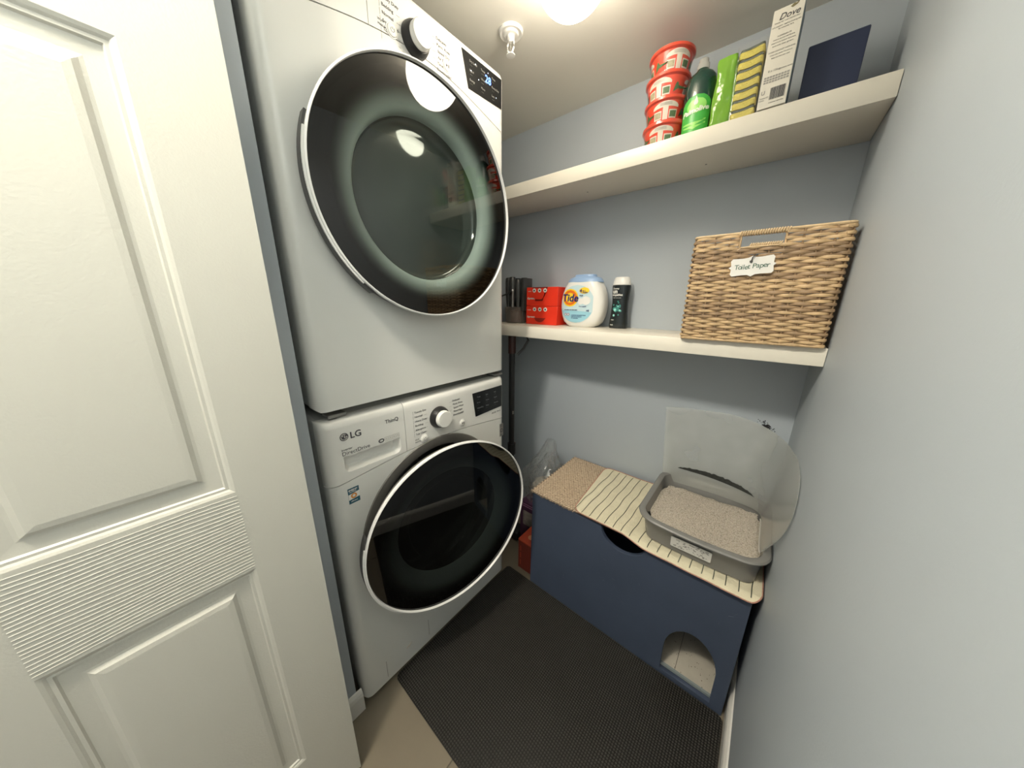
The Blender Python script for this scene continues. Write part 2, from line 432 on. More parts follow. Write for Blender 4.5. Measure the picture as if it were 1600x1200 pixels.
def panel(name, ya, yb, zlo, zhi, m, parent, nz, ztop=None, hole=None, depth=0.02, recess=None, fine=False):
    ysl = yspace(ya, yb, [0.044 + 0.0024 * k for k in range(71)] if fine else ())
    bm = bmesh.new(); G = []
    for y in ysl:
        lo, hi = zlo(y), zhi(y); row = []
        zs = [lo + (hi - lo) * j / nz for j in range(nz + 1)]
        if ztop is not None:
            zs = [lo + (hi - 0.02 - lo) * j / nz for j in range(nz)] + [hi - 0.02 + 0.02 * math.sin(PI / 2 * k / 5) for k in range(6)]
        for z in zs:
            x = xfront(y, z, ztop)
            if recess: x -= recess(y, z)
            row.append(bm.verts.new((x, y, z)))
        G.append(row)
    for i in range(len(G) - 1):
        for j in range(len(G[0]) - 1):
            bm.faces.new((G[i][j], G[i + 1][j], G[i + 1][j + 1], G[i][j + 1]))
    # skirt running back
    edge = [G[i][0] for i in range(len(G))] + [G[-1][j] for j in range(1, len(G[0]))] + [G[i][-1] for i in range(len(G) - 2, -1, -1)] + [G[0][j] for j in range(len(G[0]) - 2, 0, -1)]
    back = [bm.verts.new((-depth - 0.02, v.co.y, v.co.z)) for v in edge]
    n = len(edge)
    for i in range(n): bm.faces.new((edge[i], edge[(i + 1) % n], back[(i + 1) % n], back[i]))
    if hole:
        hy, hz, hr = hole
        bmesh.ops.delete(bm, geom=[f for f in bm.faces if (f.calc_center_median() - Vector((0, hy, hz))).length < hr and abs(f.calc_center_median().x) < 0.001], context='FACES')
    return from_bm(name, bm, m, parent, smooth=True)

def machine(kind, zb, door_c, tilt, bowl_mat, glass_mat):
    wash = kind == 'washer'
    lab = ('white front-loading washer at the bottom of the stack, door ajar' if wash else 'white front-loading dryer stacked on top, with blue lit display')
    root = thing('washing_machine' if wash else 'clothes_dryer', lab, 'washing machine' if wash else 'dryer', (0, 0, zb))
    zt = 0.985
    zp, up = (0.805, 0.028) if wash else (0.815, 0.062)
    sm = lambda y: seam(y, zp, up)
    hy, hz = 0.335, (0.5636 if wash else 1.524 - zb)
    # cabinet (open at the front)
    bm = bmesh.new(); add_box(bm, -0.74, -0.018, 0.008, 0.680, 0.022, zt - 0.004, 0.012, 3)
    bmesh.ops.delete(bm, geom=[f for f in bm.faces if f.calc_center_median().x > -0.019 and f.calc_area() > 0.1], context='FACES')
    from_bm('cabinet', bm, ENAM, root, smooth=True)
    panel('front_panel', 0.004, 0.684, lambda y: 0.022 + 0.010 * max(0, 1 - min(y - 0.004, 0.684 - y) / 0.012), lambda y: sm(y) - 0.0012, ENAM, root, 66, hole=(hy, hz, 0.245))
    rec = None
    split = 0.228
    if wash:
        def rec(y, z):   # hand grip of the detergent drawer
            y0, y1, z1 = 0.050, 0.208, 0.880
            if not (y0 - 0.004 < y < y1 + 0.004 and z < z1 + 0.001): return 0.0
            z0 = 0.836
            if z < z0: return 0.0
            rc_ = 0.016
            ex = max(0.0, rc_ - min(y - y0, y1 - y)); ez = max(0.0, rc_ - (z - z0))
            dist = rc_ - math.hypot(ex, ez)          # distance inside the rounded pocket outline
            if z > z0 + rc_: dist = min(y - y0, y1 - y)
            return 0.024 * min(1.0, max(0.0, dist) / 0.009) ** 0.8
        panel('detergent_drawer', 0.004, split - 0.0008, lambda y: sm(y) + 0.0012, lambda y: zt, PLAST, root, 80, ztop=zt, recess=rec, fine=True)
        panel('control_panel', split + 0.0008, 0.684, lambda y: sm(y) + 0.0012, lambda y: zt, PLAST, root, 14, ztop=zt)
    else:
        panel('side_panel', 0.004, split - 0.0008, lambda y: sm(y) + 0.0012, lambda y: zt, PLAST, root, 14, ztop=zt)
        panel('control_panel', split + 0.0008, 0.684, lambda y: sm(y) + 0.0012, lambda y: zt, PLAST, root, 14, ztop=zt)
    # inner back plate behind the seams and drum
    plate('front_bulkhead', [rrect(0.02, 0.668, 0.04, 0.975, 0.01), circ(hy, hz, 0.262, 48)[::-1]], 0.002, DGREY, root, frame_x(-0.036, 0, 0))
    axis = Matrix.Translation((0, hy, hz)) @ Matrix.Rotation(R(90), 4, 'Y')
    lathe('drum', [(0.262, -0.036), (0.25, -0.05), (0.25, -0.50), (0.0, -0.52)], STEEL, root, mtx=axis)
    lathe('door_surround', [(0.262, -0.037), (0.240, -0.020), (0.240, 0.001), (0.246, 0.004), (0.272, 0.003), (0.275, -0.001)], SURR if wash else PLAST, root, n=72, mtx=axis)
    # door
    dd = bpy.data.objects.new('door', None); C.objects.link(dd); dd.parent = root
    dd.location = (door_c[0], door_c[1], door_c[2] - zb)
    q = Matrix.Rotation(tilt, 4, 'Z') @ Matrix.Rotation(R(90), 4, 'Y')
    dd.rotation_euler = q.to_euler()
    lathe('door_rim', [(0.2848, -0.010), (0.2850, -0.001), (0.2858, 0.0006), (0.2876, 0.0005), (0.2895, -0.001), (0.2900, -0.005), (0.2895, -0.010), (0.286, -0.012)], RIM, dd, n=120)
    if wash:
        sh = [(0.2845, -0.010), (0.2835, -0.018), (0.276, -0.036), (0.258, -0.050), (0.226, -0.052), (0.222, -0.036)]
    else:
        sh = [(0.2845, -0.012), (0.2865, -0.022), (0.283, -0.046), (0.270, -0.058), (0.226, -0.060), (0.222, -0.040)]
    lathe('door_shell', sh, SURR if wash else DGREY, dd, n=96)
    gp = [(0.2855 * (1 - k / 10), -0.0075) for k in range(0, 11)]
    g = lathe('glass_cover', gp, glass_mat, dd, n=96)
    # bowl behind the glass: sloped ring wall, then deep inner window
    if wash:
        bp = [(0.268, -0.010), (0.245, -0.013), (0.225, -0.020), (0.205, -0.032), (0.190, -0.040), (0.183, -0.048)]
        lathe('bowl_ring', bp, bowl_mat, dd, n=72)
        wp = [(0.183, -0.048), (0.176, -0.052), (0.160, -0.090), (0.12, -0.120), (0.06, -0.130), (0, -0.132)]
        mwin = WINW
    else:
        bp = [(0.268, -0.0105), (0.250, -0.012), (0.232, -0.015), (0.215, -0.019), (0.200, -0.025), (0.192, -0.034), (0.190, -0.046)]
        lathe('bowl_ring', bp, bowl_mat, dd, n=72)
        wp = [(0.190, -0.046), (0.188, -0.056), (0.182, -0.063), (0.174, -0.0645)] + [(0.174 * k / 12, -0.0645 + 0.017 * (1 - (k / 12) ** 2)) for k in range(11, -1, -1)]
        mwin = WIND
    lathe('inner_window', wp, mwin, dd, n=72)
    # grip on the rim, lower left as seen from the front (hinge opposite)
    a0, a1 = (R(188), R(236))
    # door local axes: x -> down, y -> along +Y
    def arc(aa, ab, r0, r1, h0, h1):
        # angle measured in front view from +Y, counter-clockwise with +Z up
        bm = bmesh.new(); n = 28; prev = None; first = None
        for i in range(n + 1):
            t = aa + (ab - aa) * i / n; c, s = math.cos(t), math.sin(t)
            ring = [bm.verts.new((-r * s, r * c, h)) for r, h in ((r0, h0), (r1, h0), (r1, h1), (r0, h1))]
            if prev:
                for k in range(4): bm.faces.new((prev[k], prev[(k + 1) % 4], ring[(k + 1) % 4], ring[k]))
            else: bm.faces.new(ring)
            prev = ring
        bm.faces.new(prev[::-1])
        return bm
    from_bm('door_handle', arc(R(160), R(232), 0.2875, 0.2945, -0.030, -0.009), DGREY, dd)
    from_bm('handle_lip', arc(R(166), R(226), 0.2885, 0.2935, -0.0088, -0.0045), RIM, dd)
    # small latch nub seen above the washer door
    if wash: box('door_latch', 0.0005, 0.006, 0.405, 0.425, 0.780, 0.792, DGREY, root, 0.001)
    # knob
    ky, kz = (0.352, 0.905) if wash else (0.345, 1.888 - zb)
    KA = Matrix.Translation((0, ky, kz)) @ Matrix.Rotation(R(90), 4, 'Y')
    kb = lathe('knob_base', [(0.0, 0.0), (0.0365, 0.0), (0.0365, 0.003), (0.0345, 0.012), (0.0300, 0.021), (0, 0.021)], BLACK, root, n=48, mtx=KA)
    kn = lathe('knob', [(0.0275, 0.0205), (0.0280, 0.022), (0.0275, 0.034), (0.0260, 0.0362), (0, 0.0367)], PLAST, root, n=48, mtx=KA)
    # round keys
    keys = ((0.292, 0.849, 0.0135), (0.452, 0.853, 0.0125)) if wash else ((0.284, 1.876 - zb, 0.0135), (0.443, 1.884 - zb, 0.0125))
    for kk, (y, z, r) in enumerate(keys):
        KM = Matrix.Translation((0, y, z)) @ Matrix.Rotation(R(90), 4, 'Y')
        b = lathe('power_button' if kk == 0 else 'start_button', [(0, 0.0035), (r - 0.003, 0.0035), (r - 0.0015, 0.0025), (r - 0.001, 0.0)], WHITE, root, n=28, mtx=KM)
        lathe('button_ring', [(r - 0.001, 0.0), (r - 0.001, 0.0012), (r + 0.0012, 0.0012), (r + 0.0016, 0.0)], RIM, root, n=28, mtx=KM)
        if kk == 0:
            bm = bmesh.new()
            add_tube(bm, [(0.0037, y + 0.0045 * math.sin(t), z + 0.0045 * math.cos(t)) for t in [R(40 + 28 * i) for i in range(11)]], 0.0005, 4)
            add_tube(bm, [(0.0037, y, z + 0.001), (0.0037, y, z + 0.0055)], 0.0005, 4)
            from_bm('power_symbol', bm, INK, root)
        else:
            bm = bmesh.new()
            tri = [bm.verts.new((0.0037, y - 0.005, z + 0.004)), bm.verts.new((0.0037, y - 0.005, z - 0.004)), bm.verts.new((0.0037, y + 0.001, z))]
            bm.faces.new(tri)
            for yy in (0.0025, 0.005): add_box(bm, 0.0036, 0.0039, y + yy - 0.0007, y + yy + 0.0007, z - 0.004, z + 0.004)
            from_bm('start_symbol', bm, INK, root)
    # display
    if wash: dp = [(0.503, 0.950), (0.662, 0.950), (0.662, 0.862), (0.517, 0.857)]
    else: dp = [(0.497, 0.962), (0.662, 0.962), (0.662, 0.884), (0.520, 0.879)]
    ds = plate('display', [dp], 0.0016, SCREEN, root, frame_x(0.0008, 0, 0))
    zc = 0.905 if wash else 0.920
    it = []
    words = ['Temp', 'Spin', 'Soil', 'Rinse', 'Steam', 'Signal', 'Wash+Dry', 'Delay', 'Remote'] if wash else ['Dry Level', 'Temp', 'Time', 'Signal', 'Wrinkle', 'Damp Dry', 'Energy', 'More', 'Less']
    for i, s in enumerate(words):
        it.append((text_mesh(s, 0.0075), frame_x(0.0017, 0.525 + (i % 3) * 0.046, zc + 0.024 - (i // 3) * 0.022)))
        it.append((text_mesh('- - -', 0.006), frame_x(0.0017, 0.527 + (i % 3) * 0.046, zc + 0.016 - (i // 3) * 0.022)))
    join_meshes('display_print', it, SCRTXT if wash else INKL, ds)
    if not wash:
        join_meshes('display_digits', [(text_mesh('28', 0.026, bold=0.0003), frame_x(0.0019, 0.588, zc + 0.005))], LEDB, ds)
        bm = bmesh.new()
        for yy, zz in ((0.548, 0.027), (0.53, 0.004), (0.560, -0.004), (0.636, -0.017), (0.60, 0.030)): add_box(bm, 0.0016, 0.0022, yy, yy + 0.002, zc + zz, zc + zz + 0.002)
        from_bm('display_lights', bm, LEDW, ds)
    # programme names
    L_ = ['Towels Eco', 'Normal', 'Heavy Duty', 'Bedding', 'Allergiene', 'Tub Clean'] if wash else ['Heavy Duty', 'Bedding', 'Normal', 'Small Load', 'Towels']
    Rr = ['Delicates', 'Perm. Press', 'Speed Wash', 'Rinse+Spin', 'Downloaded'] if wash else ['Delicates', 'Perm. Press', 'Speed Dry', 'Air Dry', 'Time Dry', 'Downloaded']
    it = []
    for i, s in enumerate(L_):
        it.append((text_mesh(s, 0.0090, bold=0.0), frame_x(0.0004, 0.262, kz + 0.036 - i * 0.0145)))
    for i, s in enumerate(Rr):
        it.append((text_mesh(s, 0.0090, bold=0.0), frame_x(0.0004, 0.410 + 0.002 * min(i, 5 - i), kz + 0.038 - i * 0.0130)))
    it.append((text_mesh('Wi-Fi', 0.006), frame_x(0.0004, keys[0][0] - 0.034, keys[0][1] + 0.003)))
    it.append((text_mesh('Hold 3s', 0.006), frame_x(0.0004, keys[0][0] - 0.034, keys[0][1] - 0.005)))
    if wash: it.append((text_mesh('AI DD  Wi-Fi', 0.009), frame_x(0.0004, 0.606, 0.842)))
    join_meshes('programme_lettering', it, INK, root)
    bm = bmesh.new()
    for i in range(6):
        z = kz + 0.038 - i * 0.0145
        add_box(bm, 0.0001, 0.0005, 0.257, 0.2576, z - 0.006, z + 0.006)
        add_box(bm, 0.0001, 0.0005, 0.298, 0.310 - 0.002 * abs(i - 2.5), z, z + 0.0005)
        add_box(bm, 0.0001, 0.0005, 0.397, 0.407, z, z + 0.0005)
    from_bm('guide_lines', bm, INKL, root)
    if wash:
        # logo disc + letters
        bm = bmesh.new()
        M0 = frame_x(0.0004, 0.057, 0.937)
        for nm_, tm_, mx_ in (('brand_lettering', text_mesh('LG', 0.0245, bold=0.0005), frame_x(0.0004, 0.071, 0.928)),
            ('series_lettering', text_mesh('ThinQ', 0.0155, bold=0.0002), frame_x(0.0004, 0.168, 0.938)),
            ('drive_lettering', text_mesh('Inverter', 0.0085), frame_x(0.0004, 0.046, 0.899)),
            ('drive_lettering', text_mesh('DirectDrive', 0.0150), frame_x(0.0004, 0.046, 0.886))): join_meshes(nm_, [(tm_, mx_)], INK, root)
        lg = plate('logo_disc', [circ(0, 0, 0.0105, 32)], 0.0006, INK, root, M0)
        bm = bmesh.new()
        add_tube(bm, [(0.0010, 0.057 + 0.0078 * math.cos(t), 0.937 + 0.0078 * math.sin(t)) for t in [R(60 + 30 * i) for i in range(11)]], 0.0006, 4)
        add_tube(bm, [(0.0010, 0.058, 0.942), (0.0010, 0.058, 0.934), (0.0010, 0.061, 0.934)], 0.0006, 4)
        add_tube(bm, [(0.0010, 0.0605, 0.937), (0.0010, 0.0645, 0.937)], 0.0006, 4)
        add_box(bm, 0.0006, 0.0012, 0.0525, 0.0545, 0.939, 0.941)
        from_bm('logo_face', bm, PLAST, lg)
        # feature icons over the drawer grip
        bm = bmesh.new()
        for i in range(4): 
            y = 0.163 + i * 0.0115
            for a_, b_, c_, d_ in ((y, y + 0.009, 0.886, 0.8865), (y, y + 0.009, 0.898, 0.8985), (y, y + 0.0005, 0.886, 0.898), (y + 0.0085, y + 0.009, 0.886, 0.898), (y + 0.002, y + 0.007, 0.890, 0.8908), (y + 0.003, y + 0.006, 0.893, 0.8945)):
                add_box(bm, 0.0001, 0.0005, a_, b_, c_, d_)
        from_bm('feature_icons', bm, INKL, root)
        plate('energy_ring', [circ(0.152, 0.892, 0.0085, 24, 0.7), circ(0.152, 0.892, 0.0055, 24, 0.6)[::-1]], 0.0006, INK, root, frame_x(0.0004, 0, 0))
        # energy sticker
        st = box('efficiency_sticker', 0.0001, 0.0007, 0.046, 0.075, 0.742, 0.788, mat('teal_sticker', srgb(38, 88, 105), 0.4), root)
        plate('sticker_band', [[(0.0462, 0.770), (0.0748, 0.774), (0.0748, 0.757), (0.0462, 0.754)]], 0.0003, PAPERW, st, frame_x(0.0009, 0, 0))
        plate('sticker_sun', [circ(0.060, 0.764, 0.0078, 24), circ(0.060, 0.764, 0.004, 16)[::-1]], 0.0003, mat('orange_print', srgb(214, 140, 60), 0.5), st, frame_x(0.0012, 0, 0))
        join_meshes('sticker_lettering', [(text_mesh('ENERGY', 0.0062, bold=0.0002), frame_x(0.0009, 0.048, 0.780)), (text_mesh('certified', 0.0055), frame_x(0.0009, 0.049, 0.775)), (text_mesh('efficient', 0.0055), frame_x(0.0009, 0.051, 0.747))], PAPERW, st)
        # grey app sticker
        s2 = box('app_sticker', 0.0001, 0.0007, 0.652, 0.674, 0.727, 0.783, MGREY, root)
        join_meshes('sticker_lettering', [(text_mesh('SMART', 0.0055), frame_x(0.0009, 0.6535, 0.775)), (text_mesh('READY', 0.0055), frame_x(0.0009, 0.6535, 0.769)), (text_mesh('APP', 0.007), frame_x(0.0009, 0.656, 0.731))], INK, s2)
        plate('sticker_emblem', [circ(0.663, 0.753, 0.0085, 24), circ(0.663, 0.753, 0.005, 20)[::-1]], 0.0003, INK, s2, frame_x(0.0009, 0, 0))
        # filter flap, seam lines and scuff
        bm = bmesh.new()
        for y, z0, z1 in ((0.083, 0.040, 0.110), (0.250, 0.050, 0.125)): add_box(bm, 0.0, 0.0006, y, y + 0.0012, z0, z1)
        from_bm('filter_flap_joint', bm, MGREY, root)
        bm = bmesh.new(); add_tube(bm, [(0.0004, 0.157, 0.086), (0.0008, 0.168, 0.089), (0.0004, 0.180, 0.094)], [0.001, 0.0025, 0.0008], 5)
        from_bm('scuff', bm, mat('scuff_scrape', (0.5, 0.46, 0.38, 1), 0.6), root)
    # feet
    for x, y in ((-0.10, 0.09), (-0.10, 0.60), (-0.66, 0.09), (-0.66, 0.60)):
        lathe('foot', [(0, 0), (0.022, 0), (0.022, 0.008), (0.012, 0.010), (0.012, 0.024), (0, 0.024)], BLACK, root, n=16, mtx=Matrix.Translation((x, y, 0)))
    for ch in root.children:
        if ch.name.split('.')[0] in ('guide_lines', 'filter_flap_joint', 'feature_icons', 'start_symbol', 'logo_face', 'programme_lettering', 'power_symbol', 'side_ribs'): ch['kind'] = 'stuff'
        for c2 in ch.children:
            if c2.name.split('.')[0] in ('display_lights', 'start_symbol'): c2['kind'] = 'stuff'
    return root
GL_D = tinted_glass('dryer_tinted_glass', (0.68, 0.72, 0.70, 1), (0.006, 0.006, 0.006, 1), 0.190, 0.252)
GL_W = tinted_glass('washer_tinted_glass', (0.22, 0.24, 0.23, 1), (0.002, 0.002, 0.002, 1), 0.19, 0.262)
WIND = mat('dryer_inner_glass', (0.048, 0.060, 0.053, 1), 0.06, var=0.35, scale=7, spec=1.0)
WINW = tinted_glass('washer_inner_glass', (0.3, 0.32, 0.31, 1), (0.3, 0.32, 0.31, 1), 0.1, 0.3, 0.04)
machine('washer', 0.0, (0.1198, 0.3195, 0.5636), -0.1645, BOWLD, GL_W)
machine('dryer', 0.990, (0.060, 0.333, 1.524), -0.03, BOWLG, GL_D)
# stacking kit between the machines
sk = thing('stacking_kit', 'dark metal stacking bracket in the gap between washer and dryer', 'bracket', (-0.3, 0.35, 0.986))
for s, y in ((0, 0.035), (1, 0.640)):
    bm = bmesh.new(); add_box(bm, -0.40, 0.285, y - 0.35, y - 0.35 + 0.018, 0.0002, 0.0034, 0.0010, 1)
    from_bm('rail', bm, DGREY, sk)
    bm = bmesh.new(); add_box(bm, 0.25, 0.290, y - 0.35 - 0.004, y - 0.35 + 0.040, 0.0036, 0.012, 0.0015, 1); from_bm('clip', bm, MGREY, sk)

# ================================================================= SHELVES
def shelf(label, z1, th, yf, x0):
    root = thing('floating_shelf', label, 'shelf', (0, YB, z1), group=None)
    box('shelf_board', x0, XR - 0.001, yf - YB, -0.0008, -th, 0, SHELF, root, 0.0015, 2)
    bm = bmesh.new()
    for x in (0.15, 0.55): add_lathe(bm, [(0, -0.0005), (0.003, -0.0005), (0.003, 0.0), (0, 0.0)], 10, Matrix.Translation((x, (yf - YB) * 0.45, -th)))
    from_bm('screw_cover', bm, MGREY, root)['kind'] = 'stuff'
shelf('upper white floating shelf, carrying the dish soap and sponges', 1.7415, 0.0482, 0.8764, -0.79)
shelf('lower white floating shelf, carrying detergent and the wicker basket', 1.1725, 0.0455, 0.8329, -0.30)
ZM, ZT = 1.1725, 1.7415

# ================================================================= BLUE BOX (cat cabinet)
def cat_box():
    root = thing('litter_cabinet', 'navy blue wooden box with arched cat doorway, on the tiled floor', 'cabinet', (0.51, 0.72, 0))
    x0, x1, y0, y1, h = 0.130, 0.888, 0.7205, 1.090, 0.478
    def loc(o): return local(root, o)
    n = 18
    ax0, ax1, az, ah = 0.700, 0.852, 0.128, 0.115
    base = 0.022
    arch = [(ax0, base), (ax0, az)] + [((ax0 + ax1) / 2 - (ax1 - ax0) / 2 * math.cos(PI * i / n), az + ah * math.sin(PI * i / n)) for i in range(1, n)] + [(ax1, az), (ax1, base)]
    cut = [(0.5215 + 0.079 * math.cos(PI + PI * i / n), h - 0.0 + 0.066 * math.sin(PI + PI * i / n)) for i in range(n + 1)]
    outer = [(x0, 0.001), (x1, 0.001), (x1, h)] + cut[::-1] + [(x0, h)]
    loc(plate('front_board', [outer, arch[::-1]], 0.016, NAVY, None, frame_y(0, y0 + 0.008, 0), bev=0.001))
    loc(box('side_board', x0, x0 + 0.016, y0 + 0.0165, y1, 0.001, h, NAVY, None, 0.001, 1))
    loc(box('side_board', x1 - 0.016 - 0.004, x1 - 0.004, y0 + 0.0165, y1, 0.001, h, NAVY, None, 0.001, 1))
    loc(box('rear_board', x0 + 0.0165, x1 - 0.021, y1 - 0.016, y1, 0.001, h, NAVY, None, 0.001, 1))
    loc(box('top_board', x0, x1 - 0.002, y0 + 0.024, y1, h + 0.0005, h + 0.0125, NAVY, None, 0.001, 1))
    loc(plate('front_lip', [[(x0, h + 0.0008), (0.44, h + 0.0008), (0.44, h + 0.0125), (x0, h + 0.0125)]], 0.022, NAVY, None, frame_y(0, y0 + 0.0125, 0)))
    loc(plate('front_lip', [[(0.603, h + 0.0008), (x1 - 0.002, h + 0.0008), (x1 - 0.002, h + 0.0125), (0.603, h + 0.0125)]], 0.022, NAVY, None, frame_y(0, y0 + 0.0125, 0)))
    PTILE = mat('pale_tile_stand_in', (0.56, 0.52, 0.44, 1), 0.6, var=0.25, scale=14)  # pale tone of unshaded tile, for added panels standing in for the floor
    loc(box('floor_stand_in', x0 + 0.0165, 0.7432, y0 + 0.0165, y1 - 0.0165, 0.012, 0.018, PTILE, None))  # added panel; the slit beside it stands in for the tile joint
    loc(box('floor_stand_in', 0.7448, x1 - 0.021, y0 + 0.0165, y1 - 0.0165, 0.012, 0.018, PTILE, None))
    bm = bmesh.new(); r2 = random.Random(17)
    for i in range(70):
        add_lathe(bm, [(0, 0.0008), (r2.uniform(0.0006, 0.0018), 0.0004), (0.0004, 0)], 5, Matrix.Translation((r2.uniform(0.69, 0.86), r2.uniform(0.745, 0.95), 0.0182)))
    loc(from_bm('litter_crumbs', bm, mat('crumb_brown', (0.12, 0.09, 0.06, 1), 0.9)))['kind'] = 'stuff'
    loc(box('doorway_sill', ax0 - 0.01, ax1 + 0.01, y0 + 0.0165, y0 + 0.024, 0.0185, 0.030, mat('pale_blue_grey_edge', (0.26, 0.30, 0.30, 1), 0.5), None))
    # fine scratches on the paint
    bm = bmesh.new(); r2 = random.Random(11)
    for i in range(26):
        x = r2.uniform(x0 + 0.02, x1 - 0.03); z = r2.uniform(0.05, h - 0.08)
        if ax0 - 0.02 < x < ax1 + 0.02 and z < 0.27: continue
        a = r2.uniform(-1.5, 1.5); l = r2.uniform(0.004, 0.02)
        add_tube(bm, [(x, y0 - 0.0001, z), (x + l * math.cos(a), y0 - 0.0001, z + l * math.sin(a))], 0.0004, 3)
    loc(from_bm('paint_scratches', bm, mat('scratch_blue', (0.09, 0.11, 0.15, 1), 0.6)))['kind'] = 'stuff'
    return root
cat_box()
HB = 0.4908
# ---- woven scratching mat on top
def scratch_mat():
    root = thing('scratching_mat', 'tan woven sisal mat lying on the left of the blue box', 'mat', (0.30, 0.91, HB))
    x0, x1, y0, y1 = 0.126, 0.522, 0.712, 1.098
    SIS = mat('tan_sisal', (0.50, 0.395, 0.285, 1), 0.9, var=0.30, scale=140)
    local(root, box('mat_backing', x0 + 0.001, x1 - 0.001, y0 + 0.001, y1 - 0.001, HB + 0.0004, HB + 0.0030, mat('brown_jute_backing', (0.17, 0.11, 0.075, 1), 0.95, var=0.2, scale=90), None))
    # woven loops: staggered rows of short fat yarn loops
    verts = []; faces = []; r2 = random.Random(31); px, py = 0.0118, 0.0098
    ny_ = int((y1 - y0) / py); nx_ = int((x1 - x0) / px)
    for j in range(ny_):
        for i in range(nx_):
            cx = x0 + px * (i + 0.5 + (0.5 if j % 2 else 0.0)) + r2.uniform(-0.0007, 0.0007); cy = y0 + py * (j + 0.5) + r2.uniform(-0.0006, 0.0006)
            if cx > x1 - 0.003: continue
            a_ = 0.32 + r2.uniform(-0.2, 0.2); ca, sa = math.cos(a_), math.sin(a_); L_, W_, H_ = 0.0058, 0.0038, 0.0038 + r2.uniform(-0.0006, 0.0006)
            b_ = len(verts)
            for k in range(5):
                u = -1 + 2 * k / 4; rr = math.sqrt(max(0.06, 1 - u * u * 0.94))
                for q in range(5):
                    t = PI * q / 4; dx, dy, dz = L_ * u, W_ * rr * math.cos(t), H_ * rr * math.sin(t)
                    verts.append((cx + dx * ca - dy * sa, cy + dx * sa + dy * ca, HB + 0.0028 + dz))
            for k in range(4):
                for q in range(4): faces.append((b_ + k * 5 + q, b_ + k * 5 + q + 1, b_ + (k + 1) * 5 + q + 1, b_ + (k + 1) * 5 + q))
            faces.append(tuple(b_ + q for q in range(5))); faces.append(tuple(b_ + 20 + q for q in range(4, -1, -1)))
    me = bpy.data.meshes.new('woven_loops'); me.from_pydata(verts, [], faces); me.update(); me.shade_smooth()
    o = local(root, link('woven_loops', me, SIS)); o['kind'] = 'stuff'
    bm = bmesh.new(); r2 = random.Random(5)
    for i in range(420):
        s = r2.random()
        if i % 3: p = Vector((x0 + (x1 - 0.19 - x0) * s, y0 + 0.001, HB + 0.002)); dv = Vector((r2.uniform(-.5, .5), -0.8, r2.uniform(-0.9, 0.5)))
        elif i % 2: p = Vector((x0 + (x1 - x0) * s, y1, HB + 0.003)); dv = Vector((r2.uniform(-.5, .5), 0.7, r2.uniform(0, 1.0)))
        else: p = Vector((x0, y0 + (y1 - y0) * s, HB + 0.003)); dv = Vector((-0.8, r2.uniform(-.5, .5), r2.uniform(-.5, .5)))
        l = r2.uniform(0.003, 0.009)
        add_tube(bm, [p, p + dv * l * 0.6, p + dv * l + Vector((r2.uniform(-1, 1), 0, r2.uniform(-1, 1))) * l * 0.3], 0.0004, 3)
    f = local(root, from_bm('frayed_fringe', bm, SIS)); f['kind'] = 'stuff'
scratch_mat()
